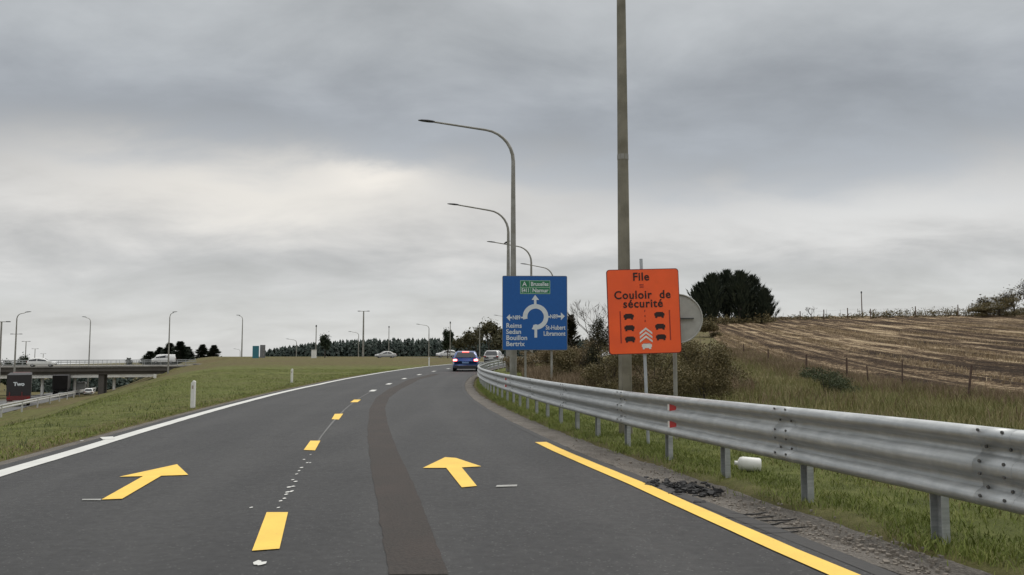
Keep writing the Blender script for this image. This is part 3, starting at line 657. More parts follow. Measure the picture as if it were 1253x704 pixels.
def round_tree(name, label, x, yt, yb, Y, wpx):
    p = at(x, yt, Y); q_ = at(x, yb, Y); zg = h1(p.x, Y); root = empty(name, (p.x, Y, zg)); tag(root, label, 'tree')
    MB().tube([(0, 0, 0), (0, 0, q_.z - zg + .8), (0, 0, p.z - zg - .6)], [.12, .1, .04], 7).build('trunk', M_BARK, root)
    w = wpx * Y / 1000 / 2; hh = (p.z - q_.z) / 2; cz = q_.z - zg + hh
    bl = [((0, 0, cz), (w * .8, w * .8, hh * .9), 3)] + [((random.uniform(-.5, .5) * w, random.uniform(-.5, .5) * w, cz + random.uniform(-.6, .6) * hh), (w * .5, w * .5, hh * .4), 1) for _ in range(8)]
    V, T = leafcloud(bl, 2600, .16); npmesh('crown', V, T, B_ROUND, parent=root)
round_tree('round_tree', 'small dark egg shaped tree standing alone left of the centre', 398, 408, 429, 178, 16)
round_tree('round_tree', 'dark oval tree just left behind the blue car', 548, 403, 430, 150, 15)
for i, (x, yt, Y, w, lv) in enumerate([(572, 412, 205, 5, 700), (583, 409, 200, 5, 900), (598, 397, 190, 4.2, 1500), (608, 405, 196, 4.5, 1100), (562, 417, 210, 4, 600), (614, 412, 185, 5, 900)]):
    p = at(x, yt, Y); bare_tree('autumn_tree', ['sparse brownish tree left of the tallest one behind the blue car', 'thin leafed tree second left of the tallest one behind the cars', 'tallest pointed brown green tree left of the blue sign', 'bushy brown tree partly behind the blue sign', 'small sparse tree directly above the blue car', 'low bushy tree at the left edge of the blue sign'][i], p.x, Y, p.z - h1(p.x, Y), w, depth=4, leaves=lv, lm=B_AUT, ls=.28, seed=30 + i, group='autumn trees beyond the roundabout')
# far spruce wood: one dark mass of trees
Vs, Ts = [], []; nv = 0
for row in range(4):
    for k in range(120):
        x = 322 + k * 3.4 + random.uniform(-1.5, 1.5)
        if x > 735: continue
        Y = 330 + row * 9 + random.uniform(-3, 3)
        yt = np.interp(x, [322, 345, 380, 410, 440, 560, 735], [432, 427, 422, 420, 417.5, 416.5, 417]) + random.uniform(-1.2, 3.0) - row * .3
        p = at(x, yt, Y); zg = h1(p.x, Y) - 1; h = p.z - zg; n = 60; f = rng.random(n); a = rng.uniform(0, 6.28, n)
        r = 1.9 * (1 - f) ** .8 * rng.uniform(.5, 1.1, n) + .1
        P = np.stack([p.x + np.cos(a) * r, Y + np.sin(a) * r, zg + f * h], -1); s = .8
        out_ = np.stack([np.cos(a), np.sin(a), np.full(n, -.3)], -1) * s; sd = np.stack([-np.sin(a), np.cos(a), rng.normal(0, .3, n)], -1) * s * .6; upv = np.array([[0, 0, .9]])
        Vs.append(np.stack([P - out_ * .3 + upv, P + sd, P + out_, P - sd], 1).reshape(-1, 3))
V = np.concatenate(Vs); fo = npmesh('far_spruce_wood', V, np.arange(len(V)).reshape(-1, 4), B_FAR); tag(fo, 'far dark spruce plantation along the horizon left of centre', 'wood', kind='stuff')
# dark growth on the motorway bank beyond the bridge
blobs = []
for k in range(110):
    x = random.uniform(30, 178); Y = random.uniform(205, 260); p = at(x, random.uniform(463, 474), Y); blobs.append(((p.x, Y, p.z - 1.6), (4.0, 2.5, 2.4), 1))
V, T = leafcloud(blobs, 14000, .5); o = npmesh('bank_scrub', V, T, B_FAR); tag(o, 'dark scrub on the motorway bank seen through the bridge opening', 'scrub', kind='stuff')

# ---------------------------------------------------------------- guardrail
rail_pts = []
def rail_at(Y):
    x, y, z = road_pt(Y, float(railo(Y))); return Vector((x, y, z))
Ysam = list(np.arange(-3, 20, .5)) + list(np.arange(20, 60, 1.0)) + list(np.arange(60, 131, 2.5))
PR_ = [(-.005, .253), (.03, .250), (.062, .238), (.080, .215), (.080, .192), (.066, .168), (.020, .143), (.004, .128), (.004, .088), (.020, .072), (.066, .045), (.080, .022), (.080, -.022), (.066, -.045), (.020, -.072), (.004, -.088), (.004, -.128), (.020, -.143), (.066, -.168), (.080, -.192), (.080, -.215), (.062, -.238), (.03, -.250), (-.005, -.253)]
rail = empty('guardrail', tuple(rail_at(7)), 0); tag(rail, 'long galvanised three-wave steel guardrail curving along the right road edge', 'guardrail')
ro = rail.location.copy()
def rail_frame(Y):
    a, b_ = rail_at(Y - .2), rail_at(Y + .2); d = (b_ - a).normalized(); nrm = Vector((-d.y, d.x, 0)).normalized()  # towards the road
    return rail_at(Y), d, nrm
b = MB(); ZC = .59
def beam(b, Ys, push=0.0, mi=0):
    n = len(PR_); vs = []
    for Y in Ys:
        p, d, nr = rail_frame(Y)
        for dd, z in PR_: vs.append(p - ro + nr * (dd + push) + Vector((0, 0, ZC + z)))
    fs = [(i * n + k, i * n + k + 1, (i + 1) * n + k + 1, (i + 1) * n + k) for i in range(len(Ys) - 1) for k in range(n - 1)]
    b.add(vs, fs, mi, True)
beam(b, Ysam)
o = b.build('beam', M_GALV, rail); sd = o.modifiers.new('thick', 'SOLIDIFY'); sd.thickness = .004
def railY(px_):      # distance along the rail at which it crosses a given photo column
    for Y in np.arange(3, 60, .02):
        q_ = rail_at(Y)
        if CX + q_.x / (q_.y * math.cos(PITCH)) * F < px_: return float(Y)
    return 60.0
splices = [railY(1222), railY(962), 11.9, 15.9, 19.9, 23.9, 27.9]
for Ys_ in splices:
    b = MB(); beam(b, [Ys_ - .16, Ys_, Ys_ + .16], .002); j = b.build('splice_plate', M_GALV, rail); s2 = j.modifiers.new('thick', 'SOLIDIFY'); s2.thickness = .004
    for dz, dd in ((.238, .07), (.128, .012), (.040, .07), (-.040, .07), (-.128, .012), (-.18, .075)):
        for dy in (-.1, .1):
            p, d, nr = rail_frame(Ys_ + dy); c = p - ro + nr * (dd + .008) + Vector((0, 0, ZC + dz))
            MB().tube([c, c + nr * .010], .011, 6).build('bolt', mat('bolt_steel', (.09, .09, .088), .5, .3), j)
post_Y = [3.3] + [railY(q_) for q_ in (1136, 979, 881, 814, 764, 728)] + [railY(728) + 1.5 * q_ for q_ in range(1, 31)] + list(np.arange(62, 130, 4))
def post_mesh():
    b = MB(); t = .006; w, dp = .12, .055; z0, z1 = -.75, .10
    b.box((0, 0, (z0 + z1) / 2), (w, t, z1 - z0)); b.box((-w / 2 + t / 2, dp / 2 + t / 2, (z0 + z1) / 2), (t, dp, z1 - z0)); b.box((w / 2 - t / 2, dp / 2 + t / 2, (z0 + z1) / 2), (t, dp, z1 - z0))
    return b
pp = post_mesh().build('post', M_GALV, rail)
first = True
for Y in post_Y:
    o = pp if first else pp.copy()
    if not first: COL.objects.link(o); o.parent = rail
    first = False; p, d, nr = rail_frame(Y); o.location = p - ro - nr * .07 + Vector((0, 0, ZC)); o.rotation_euler = (0, 0, math.atan2(-nr.x, nr.y) + R(0) + math.atan2(d.y, d.x) * 0)
    o.rotation_euler = (0, 0, math.atan2(d.y, d.x) + R(90) * 0)
M_RED = mat('red_reflective', (.42, .022, .022), .4); M_RW = mat('white_reflective', (.7, .68, .64), .4)
for Yr in (railY(824), railY(620)):
    for dz in (.108, -.108):
        p, d, nr = rail_frame(Yr); c = p - ro + nr * .012 + Vector((0, 0, ZC + dz)); b = MB()
        for (s0, s1, e0, e1, mi) in ((-.075, .03, .0, .035, 0), (.03, .05, .035, .05, 1)):
            vs = [c + d * s0 * 1.3 + nr * e0 + Vector((0, 0, -.042)), c + d * s1 * 1.3 + nr * e1 + Vector((0, 0, -.042)), c + d * s1 * 1.3 + nr * e1 + Vector((0, 0, .042)), c + d * s0 * 1.3 + nr * e0 + Vector((0, 0, .042))]
            vs += [v - nr * .01 for v in vs]
            b.add(vs, [(0, 1, 2, 3), (7, 6, 5, 4), (0, 4, 5, 1), (1, 5, 6, 2), (2, 6, 7, 3), (3, 7, 4, 0)], mi)
        b.build('reflector', [M_RED, M_RW], rail)

# ---------------------------------------------------------------- lamps
def lamp(label, X, Y, hs=10.75, arm=4.8, rise=2.3, r0=.19, m=M_POLE, side=-1, z=None, kind='arm', ring=False, rz=0, group=None, thin=1.0):
    zg = h1(X, Y) if z is None else z; root = empty('street_lamp', (X, Y, zg), rz); tag(root, label, 'street lamp', group)
    if kind == 'arm':
        r1 = r0 * .5; br = min(1.7, arm * .36)
        MB().tube([(0, 0, -.3), (0, 0, hs * .33), (0, 0, hs * .66), (0, 0, hs)], [r0, r0 * .86, r0 * .7, r1 * 1.05], 12 if not ring else 8, smooth=not ring, twist=.2).build('pole', m, root)
        pts = [(0, 0, hs)]
        for k in range(1, 8):
            a = R(82) * k / 7; pts.append((side * br * (1 - math.cos(a)), 0, hs + rise * .78 * math.sin(a)))
        pts.append((side * arm * .6, 0, hs + rise * .88)); pts.append((side * (arm - .7), 0, hs + rise * .97))
        rr = [r1 * (1 - .5 * i / (len(pts) - 1)) for i in range(len(pts))]
        MB().tube(pts, rr, 8).build('arm', m, root)
        e = Vector((side * (arm - .75), 0, hs + rise * .97)); b = MB()
        secs = [(0, .05, .05), (.12, .11, .08), (.35, .15, .09), (.7, .13, .07), (.9, .05, .03)]
        vs = []; n = 8
        for s_, w_, h_ in secs:
            for k in range(n): a = 2 * math.pi * k / n; vs.append((e.x + side * s_, w_ * math.cos(a), e.z + h_ * math.sin(a) * (.6 if math.sin(a) < 0 else 1) + s_ * .1))
        fs = [(i * n + k, i * n + (k + 1) % n, (i + 1) * n + (k + 1) % n, (i + 1) * n + k) for i in range(len(secs) - 1) for k in range(n)] + [tuple(range(n)), tuple(range(4 * n, 5 * n))]
        b.add(vs, fs, 0, True).build('lamp_head', M_DARK, root)
        MB().box((0, -r0 * .98, .9), (.12, .03, .35)).build('access_door', m, root) if thin == 1 else None
        if ring:
            zr = hs * .46; MB().tube([(0, 0, zr - .05), (0, 0, zr + .05)], r0 * .80, 12).build('joint_ring', M_POLE, root)
    else:
        MB().tube([(0, 0, -.3), (0, 0, hs)], [r0, r0 * .6], 8).build('pole', m, root)
        if kind == 'tee':
            MB().box((0, 0, hs), (2.0, .12, .1)).build('arm', m, root)
            for s in (-1, 1): MB().box((s * 1.05, 0, hs + .02), (.55, .3, .14)).build('lamp_head', M_DARK, root)
        else:
            MB().tube([(0, 0, hs), (0, 0, hs + .35)], [r0 * 1.3, r0 * .9], 8).build('cap', M_DARK, root)
    return root
LG = 'curved arm lamps along the ramp'
p = at(765, 460, 14.9)
lamp('huge weathered lamp pole directly behind the orange sign, top out of view', p.x, 14.9, 11, 4.6, 2.0, .132, M_POLE_OLD, -1, ring=True, group=LG)
for i, (x, yt, Y, xt) in enumerate([(628, 148, 43, 513), (622, 250, 63, 549), (650, 296, 87, 597), (677, 323, 108, 638)]):
    p = at(x, yt, Y); zg = h1(p.x, Y); tot = p.z - zg; arm = (x - xt) * Y / 1000
    lamp(['tall curved arm street lamp right behind the blue sign, nearest of the row seen whole', 'second curved arm lamp above the blue sign, pole just left of the tallest', 'third curved arm lamp above the blue sign with a small bird on its arm', 'farthest and lowest curved arm lamp above the right side of the blue sign'][i], p.x, Y, tot - 2.2, arm, 2.2, .2, group=LG)
p = at(620, 298.5, 87); bx = p
b = MB(); b.tube([(-.32, 0, .0), (-.1, 0, .1), (.08, 0, .16), (.2, 0, .24), (.3, 0, .28), (.42, 0, .26)], [.02, .1, .11, .06, .06, .008], 8); b.box((-.42, 0, -.03), (.25, .1, .03), tilt=(.3, 'Y')); b.tube([(.02, .04, 0), (.02, .04, -.14)], .012, 4); b.tube([(.02, -.04, 0), (.02, -.04, -.14)], .012, 4)
bo = b.build('bird', mat('dark_feathers', (.03, .03, .032), .8)); bo.location = (bx.x, 87, bx.z + .02); tag(bo, 'small dark bird perched on the arm of the third curved lamp', 'bird')
left_lamps = [(21, 382, 125, 'arm', 1, 2.0, 'tall lamp with arm to the right behind the black truck'), (111, 388, 172, 'arm', -1, 1.7, 'lamp with arm to the left standing over the bridge deck'),
    (208, 382, 152, 'arm', 1, 1.2, 'lamp with short arm to the right beside the far spruce clump and white van'), (297, 386, 185, 'arm', -1, 1.3, 'lamp with short arm to the left, left of the teal sign'),
    (363, 415, 240, 'arm', -1, 3.0, 'low lamp with long curved arm between teal sign and egg shaped tree'), (294, 427, 330, 'arm', -1, 2.6, 'tiny far lamp with curved arm just left of the teal sign'),
    (439, 406, 230, 'arm', -1, 2.8, 'curved lamp left of the tall cross-topped mast'), (525, 397, 205, 'arm', -1, 3.1, 'curved lamp between silver car and white car, left of the blue car'), (620, 386, 200, 'arm', -1, 3.0, 'far lamp whose arm tip shows left of the blue sign')]
for x, yt, Y, kd, sd_, arm, lb in left_lamps:
    p = at(x, yt, Y); zg = h1(p.x, Y); tot = p.z - zg; lamp(lb, p.x, Y, tot - 1.1, arm, 1.1, .16, side=sd_, z=zg, group='lamps around the junction', thin=.5)
for x, yt, Y, lb in [(2, 394, 128, 'double headed lamp nearest the left frame edge, in front of the bridge'), (20, 409, 190, 'double headed motorway lamp right behind the truck lamp'), (32, 418, 260, 'second double headed lamp beyond the bridge, left of the bridge car'), (43, 427, 330, 'third double headed lamp beyond the bridge above the bridge car'), (53, 433, 400, 'farthest and lowest double headed lamp above the bridge')]:
    p = at(x, yt, Y); zg = h1(p.x, Y); lamp(lb, p.x, Y, p.z - zg, kind='tee', r0=.2, group='double headed motorway lamps')
p = at(445, 381, 185); lamp('tall mast with small crossbar standing above the far wood', p.x, 185, p.z - h1(p.x, 185), kind='tee', r0=.24)
for x, yt, Y, lb, r in [(387, 400, 165, 'thin straight pole with a white cabinet at its foot, left of the egg shaped tree', .13), (476, 401, 190, 'thin straight pole rising behind the silver car', .12), (551, 396, 148, 'thin pole in front of the dark oval tree', .1), (587, 397, 172, 'pale pole between the blue car and the grey car', .14), (1054, 359, 150, 'lone pole standing on the crest of the stubble field', .12)]:
    p = at(x, yt, Y); lamp(lb, p.x, Y, p.z - h1(p.x, Y), kind='plain', r0=r, m=M_WOOD if x > 1000 else M_POLE)['category'] = 'pole'
for o in bpy.data.objects:
    if o.get('category') == 'pole': o.name = 'pole'

# ---------------------------------------------------------------- text helper
def text_obj(name, body, size, loc, rot, m, parent, align='CENTER', ext=.0015, sx=1.0, bold=.0, space=1.0):
    c = bpy.data.curves.new(name, 'FONT'); c.body = body; c.size = size; c.align_x = align; c.align_y = 'CENTER'; c.extrude = ext; c.offset = bold; c.space_character = space
    c.resolution_u = 4
    o = bpy.data.objects.new(name, c); link(o); bpy.context.view_layer.update()
    dg = bpy.context.evaluated_depsgraph_get(); me = bpy.data.meshes.new_from_object(o.evaluated_get(dg)); bpy.data.objects.remove(o); bpy.data.curves.remove(c)
    me.materials.clear(); me.materials.append(m)
    t = bpy.data.objects.new(name, me); link(t); t.location = loc; t.rotation_euler = rot; t.scale = (sx, 1, 1); t.parent = parent; return t
UP = (R(90), 0, 0)
def rrect(w, h, r, n=5):
    pts = []
    for cx, cz, a0 in ((w / 2 - r, h / 2 - r, 0), (-w / 2 + r, h / 2 - r, 90), (-w / 2 + r, -h / 2 + r, 180), (w / 2 - r, -h / 2 + r, 270)):
        for k in range(n + 1): a = R(a0 + 90 * k / n); pts.append((cx + r * math.cos(a), cz + r * math.sin(a)))
    return pts
def plate(name, poly, y0, y1, m, parent, cz=0, cx=0):
    b = MB(); b.prism(poly, y0, y1, lambda a, c, d: (cx + a, d, cz + c)); return b.build(name, m, parent)

# ---------------------------------------------------------------- blue direction sign
SBL = mat('blue_sign_face', (.003, .09, .33), .45, var=.06); M_SW = mat('sign_white', (.62, .66, .68), .45, var=.04); M_SG = mat('sign_green', (.012, .16, .07), .45); M_BACK = mat('sign_back_grey', (.2, .2, .19), .6, .2, .1)
YS = 40.0; k = YS / 1000
p = at(654.5, 383, YS); zg = h1(p.x, YS); SC = p.z - zg; bs = empty('direction_sign', (p.x, YS, zg), R(2)); tag(bs, 'large blue roundabout direction sign on two posts behind the guardrail', 'road sign')
W_, H_ = 78.5 * k, 90 * k
plate('panel', rrect(W_, H_, .05), 0, .04, SBL, bs, SC); plate('border', rrect(W_ + .05, H_ + .05, .07), .008, .05, M_BACK, bs, SC)
for x, wd in ((643, .055), (675, .055)): MB().tube([((x - 654.5) * k, .1, -.3), ((x - 654.5) * k, .1, SC + H_ / 2 - .1)], wd, 10).build('post', M_POLE, bs)
def S(px, py): return ((px - 654.5) * k, SC + (383 - py) * k)     # sign pixel -> local x,z
def strip(name, pts, m, y=-.006, parent=bs):
    b = MB(); b.prism(pts, y, -.001, lambda a, c, d: (a, d, c)); return b.build(name, m, parent)
# zoom coordinates of the photo crop (667 px over 90 px, origin 610,335)
def Z(u, v): return S(610 + u / 7.41, 335 + v / 7.41)
ring = MB(); cu, cv, r_o, r_i = 336, 392, 116, 75; a0, a1, N = -142, 108, 40   # gap at lower left
angs = [R(-105 + (297) * i / N) for i in range(N + 1)]
vs = []
for a in angs:
    for rr in (r_i, r_o): vs.append(Z(cu + rr * math.cos(a), cv - rr * math.sin(a)))
n = len(vs); vv = [(x, -.006, z) for x, z in vs] + [(x, 0, z) for x, z in vs]
fs = []
for i in range(N):
    a = 2 * i; fs += [(a, a + 1, a + 3, a + 2), (a + 1, a + 1 + n, a + 3 + n, a + 3), (a, a + 2, a + 2 + n, a + n)]
ring.add(vv, fs).build('roundabout_symbol', M_SW, bs)
strip('arrow', [Z(322, 290), Z(322, 238), Z(300, 238), Z(332, 192), Z(368, 238), Z(344, 238), Z(344, 290)], M_SW, -.0065)
strip('entry_bar', [Z(325, 580), Z(325, 502), Z(300, 502), Z(330, 460), Z(350, 462), Z(350, 580)], M_SW, -.0075)
strip('arrow', [Z(228, 405), Z(205, 405), Z(205, 392), Z(228, 390)], M_SW, -.0065); strip('arrow', [Z(122, 406), Z(104, 406), Z(104, 432), Z(72, 398), Z(104, 368), Z(104, 392), Z(122, 392)], M_SW, -.0065)
strip('arrow', [Z(440, 384), Z(466, 384), Z(466, 398), Z(440, 400)], M_SW, -.0065); strip('arrow', [Z(540, 380), Z(566, 380), Z(566, 352), Z(602, 386), Z(566, 422), Z(566, 396), Z(540, 396)], M_SW, -.0065)
def stext(body, u, v, s, align='LEFT', m=M_SW, sx=1.0):
    x, z = Z(u, v); return text_obj('lettering', body, s * 1.35 / 7.41 * k, (x, -.008, z), UP, m, bs, align, bold=.006, sx=sx)
stext('N89', 163, 400, 38, 'CENTER', sx=.8); stext('N89', 503, 390, 38, 'CENTER', sx=.8)
for i, w_ in enumerate(('Reims', 'Sedan', 'Bouillon', 'Bertrix')): stext(w_, 68, 473 + i * 55, 44, sx=.98)
stext('St-Hubert', 606, 490, 42, 'RIGHT', sx=.78); stext('Libramont', 606, 545, 42, 'RIGHT', sx=.84)
def zrect(u0, v0, u1, v1): return [Z(u0, v1), Z(u1, v1), Z(u1, v0), Z(u0, v0)]
strip('green_border', zrect(196, 60, 470, 184), mat('pale_green', (.25, .42, .3), .5), -.005); 
for r_ in ((202, 66, 278, 122), (284, 66, 464, 122), (202, 128, 290, 178), (296, 128, 464, 178)): strip('green_panel', zrect(*r_), M_SG, -.0065)
stext('A', 236, 95, 42, 'CENTER'); stext('Bruxelles', 374, 95, 38, 'CENTER', sx=.85); stext('E411', 245, 153, 36, 'CENTER', sx=.75); stext('Namur', 380, 153, 38, 'CENTER')

# ---------------------------------------------------------------- orange sign
SOR = mat('orange_sign_face', (.93, .115, .02), .42, var=.05, dirt=(.72, .085, .025), dscale=2); M_SK = mat('sign_black', (.022, .005, .004), .5)
YO = 13.0; k2 = YO / 1000; p = at(788, 381, YO); zg2 = h1(p.x, YO); SC2 = p.z - zg2
osn = empty('roadworks_sign', (p.x, YO, zg2), R(3)); osn.rotation_euler = (0, R(-1.6), R(3)); osn.location.x += SC2 * math.sin(R(1.6)); tag(osn, 'orange rescue lane sign with black text fixed to a thin pole behind the guardrail', 'road sign')
W2, H2 = 89.5 * k2, 104 * k2
plate('border', rrect(W2, H2, .05), .004, .03, mat('sign_red_brown', (.16, .018, .012), .5), osn, SC2); plate('panel', rrect(W2 - .022, H2 - .022, .045), 0, .006, SOR, osn, SC2)
MB().tube([(.0, .075, -.25), (.0, .07, SC2 + H2 / 2 + .17)], .026, 10).build('post', mat('light_steel', (.42, .44, .46), .5, .3), osn)
def Q(u, v): return ((u - 328) / 6.12 * k2, SC2 + (340 - v) / 6.12 * k2)    # crop 796 px over 130 px
def otext(body, u, v, s, sx=1.0, sp=1.08):
    x, z = Q(u, v); return text_obj('lettering', body, s * 1.36 / 6.12 * k2, (x, -.004, z), UP, M_SK, osn, 'CENTER', bold=.0035, space=sp, sx=sx)
otext('File', 314, 82, 62); otext('Couloir  de', 320, 218, 62, .98, 1.1); otext('sécurité', 322, 284, 62, 1.0, 1.1)
def ostrip(name, pts, m, y=-.004): b = MB(); b.prism(pts, y, -.0005, lambda a, c, d: (a, d, c)); return b.build(name, m, osn)
def qr(u0, v0, u1, v1): return [Q(u0, v1), Q(u1, v1), Q(u1, v0), Q(u0, v0)]
FA = mat('faded_red_print', (.33, .03, .015), .5)
for v in (141, 157): ostrip('equals_bar', qr(302, v - 4, 332, v + 4), FA)
for u in (147, 520): ostrip('lane_line', qr(u - 4, 335, u + 4, 560 if u == 520 else 575), FA)
for v in (337, 375, 413): ostrip('centre_dash', qr(330, v - 7, 337, v + 7), FA)
def car_icon(u, v, m, s=1.0):
    P_ = [(-38, -16), (-30, -16), (-26, -24), (26, -24), (30, -16), (38, -16), (38, 4), (32, 4), (32, 20), (18, 20), (16, 12), (-16, 12), (-18, 20), (-32, 20), (-32, 4), (-38, 4)]
    ostrip('car_symbol', [Q(u + a * s, v + b_ * s) for a, b_ in P_][::-1], m)
for u, v in ((211, 380), (213, 466), (215, 550), (443, 372), (446, 461), (449, 540)): car_icon(u, v, M_SK)
car_icon(339, 604, M_RW)
ostrip('windscreen_strip', qr(312, 578, 366, 584), mat('pinkish', (.6, .3, .3), .5))
for i in range(3):
    v = 462 + i * 30; ostrip('chevron', [Q(335, v), Q(383, v + 36), Q(383, v + 52), Q(335, v + 16), Q(288, v + 52), Q(288, v + 36)][::-1], M_RW)

# round sign seen from the back
YB = 13.9; kb = YB / 1000; p = at(829, 390, YB); zb_ = h1(p.x, YB); rs = empty('round_sign', (p.x, YB, zb_), R(-4)); tag(rs, 'grey back of a round traffic sign on a post, half hidden by the orange sign', 'road sign')
cz = p.z - zb_; rr = 30.5 * kb; circ = [(rr * math.cos(a), rr * math.sin(a)) for a in np.linspace(0, 2 * math.pi, 49)[:-1]]; circ2 = [(x * .95, z * .95) for x, z in circ]
plate('disc', circ2, -.004, .012, mat('disc_back', (.38, .375, .345), .6, .1), rs, cz)
b = MB(); n = 48
for y0 in (0,):
    vs = []
    for a in np.linspace(0, 2 * math.pi, n + 1)[:-1]:
        for r_, y_ in ((.94, -.002), (.95, -.022), (1.0, -.022), (1.0, .014)): vs.append((rr * r_ * math.cos(a), y_, cz + rr * r_ * math.sin(a)))
    fs = [(i * 4 + j, i * 4 + j + 1, ((i + 1) % n) * 4 + j + 1, ((i + 1) % n) * 4 + j) for i in range(n) for j in range(3)]
b.add(vs, fs, 0, True).build('rim', mat('rim_grey', (.4, .4, .37), .5, .2), rs)
MB().tube([(-.06, -.06, -.3), (-.06, -.06, cz + rr * .8)], .034, 10).build('post', M_POLE, rs)
for dz in (0,): MB().box((.06, -.03, cz + dz), (.42 if dz == 0 else .2, .03, .018)).build('bracket', M_DARK if dz == 0 else M_GALV, rs)

# ---------------------------------------------------------------- delineator posts on the left, cabinet, teal sign
dgp = []
def delineator(label, x, yb, hpx, Y):
    p = at(x, yb, Y); zz_ = h1(p.x, Y); h = (hpx) * Y / 1000 + (p.z - zz_); r = empty('marker_post', (p.x, Y, zz_)); tag(r, label, 'marker post', 'white marker posts on the left bank')
    w = .055
    b = MB(); b.prism([(-w, -.0), (w, 0), (w, h), (0, h + .02), (-w, h - .05)], -.05, .05, lambda a, c, d: (a, d, c)); b.build('body', M_WHP, r, bevel=.012)
    MB().box((0, -.053, h - .16), (.04, .006, .09)).build('reflector', mat('dull_reflector', (.35, .3, .25), .3), r)
delineator('nearest white marker post in the grass on the left verge', 236, 495, 28, 22.5)
delineator('second white marker post on the left verge at the curve', 357, 468, 16, 43)
delineator('farthest white marker post on the left verge before the blue car', 525, 448, 10, 78)
p = at(384, 441, 160); cb = MB().box((0, 0, .8), (.9, .5, 1.6)).box((0, 0, 1.63), (1.0, .6, .06)).box((.0, -.26, .8), (.03, .02, 1.3), mi=0).build('cabinet', M_WHP); cb.location = (p.x, 160, h1(p.x, 160)); tag(cb, 'small white roadside cabinet at the foot of a thin pole', 'cabinet')
p = at(317, 431, 172); zg = h1(p.x, 172); ts = empty('teal_sign', (p.x, 172, zg)); tag(ts, 'small teal direction sign with grey panel beside it on the far cross road', 'road sign')
MB().box((-.7, 0, p.z - zg), (1.35, .06, 2.6)).build('panel', mat('teal_face', (.03, .16, .2), .5), ts); MB().box((.65, .3, p.z - zg + .15), (1.1, .06, 2.7)).build('side_panel', mat('grey_face', (.17, .17, .17), .6), ts)
for s in (-1.1, .9): MB().tube([(s, .12, -.2), (s, .12, p.z - zg + 1)], .05, 6).build('post', M_POLE, ts)
for x, yb, Y, lb in ((190, 447, 150, 'tiny white marker by the end of the bridge'),):
    p = at(x, yb, Y); o = MB().box((0, 0, .5), (.5, .1, .7)).tube([(0, 0, 0), (0, 0, .4)], .04, 6).build('marker_plate', M_WHP); o.location = (p.x, Y, h1(p.x, Y)); tag(o, lb, 'marker')

# ---------------------------------------------------------------- bridge over the motorway
A = Vector((-135, 131.7, 0)); B = Vector((-62.0, 161.1, 0)); dB = (B - A).normalized(); ang = math.atan2(dB.y, dB.x); LB = (B - A).length
def make_bridge(name, label, off, deckm, zt0, zb, rail_on=True, piers=True, tz=0):
    r = empty(name, (A.x - math.sin(ang) * off, A.y + math.cos(ang) * off, 0), ang); tag(r, label, 'bridge')
    MB().box((LB / 2, 4.2, (zt0 - .28 + zt0) / 2), (LB, 9.0, .28)).build('deck', M_CONC, r)
    MB().box((LB / 2, .1, zt0 - .65), (LB, .35, .7)).build('parapet_beam', deckm, r)
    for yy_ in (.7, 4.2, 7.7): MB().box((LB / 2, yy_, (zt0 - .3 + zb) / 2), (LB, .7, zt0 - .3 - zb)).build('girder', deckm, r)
    if rail_on:
        b = MB()
        for i in range(int(LB / 1.5)): b.box((i * 1.5 + .3, -.2, zt0 + .5), (.07, .07, 1.0))
        for zr in (.3, .65, 1.0): b.box((LB / 2, -.2, zt0 + zr), (LB, .06, .08))
        for i in range(int(LB / 1.5)): b.box((i * 1.5 + .3, 8.6, zt0 + .5), (.07, .07, 1.0))
        b.box((LB / 2, 8.6, zt0 + 1.0), (LB, .06, .08)); b.box((LB / 2, 8.6, zt0 + .65), (LB, .06, .08)); b.build('railing', M_GALV, r)
    return r
br = make_bridge('bridge', 'long low concrete road bridge crossing the motorway on the far left', -4.2, M_CONCD, -1.38, -2.95)
def pier(px_, par, off=0, w=1.3, m=M_CONC, zt=-2.95, dep=7):
    Xp = at(px_, 470, 150).x; t = (Xp - A.x) / dB.x; MB().box((t, off, (zt - 9) / 2 - .0), (w, dep, abs(-9 - zt)), 0).build('pier', m, par, bevel=.1)
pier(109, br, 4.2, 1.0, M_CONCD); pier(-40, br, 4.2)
for s_ in (44, 52, 60): pier(s_, br, 14.5, .45, M_CONCL, -3.3, .45) if False else None
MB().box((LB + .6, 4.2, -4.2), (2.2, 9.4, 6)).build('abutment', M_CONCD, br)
br2 = make_bridge('rear_bridge', 'second pale bridge girder seen through the opening under the front bridge', 20, M_CONCL, -3.2, -4.25, rail_on=False)
for x in (44, 52, 60, 73, 107, 150): 
    Xp = at(x, 470, 162).x; t = (Xp - A.x) / dB.x; MB().tube([(t, 1.5, -10), (t, 1.5, -4.2)], .32, 8).build('column', M_CONCL, br2)
# motorway barrier
mb = empty('motorway_barrier', (-46, 73, 0)); tag(mb, 'low pale steel barrier along the near edge of the motorway', 'barrier')
b = MB(); Ysx = np.arange(20, 300, 4.0); vs = []
for Y in Ysx:
    x = float(xedge(Y)); z = float(zh(Y)); 
    for dx, dz in ((.06, .45), (.09, .55), (-.0, .66), (.09, .77), (.06, .87), (-.02, .87), (-.02, .45)): vs.append((x + .9 + dx + 46, Y - 73, z + dz + .35))
n = 7; fs = [(i * n + j, i * n + (j + 1) % n, (i + 1) * n + (j + 1) % n, (i + 1) * n + j) for i in range(len(Ysx) - 1) for j in range(n)]
b.add(vs, fs).build('beam', mat('pale_galvanised', (.5, .5, .48), .5, .3), mb)
pz = MB().box((0, 0, .2), (.12, .12, 1.3)).build('post', mat('pale_galvanised', (.5, .5, .48), .5, .3), mb); first = True
for Y in np.arange(24, 260, 12.0):
    o = pz if first else pz.copy()
    if not first: COL.objects.link(o); o.parent = mb
    first = False; o.location = (float(xedge(Y)) + .95 + 46, Y - 73, float(zh(Y)) + .35)

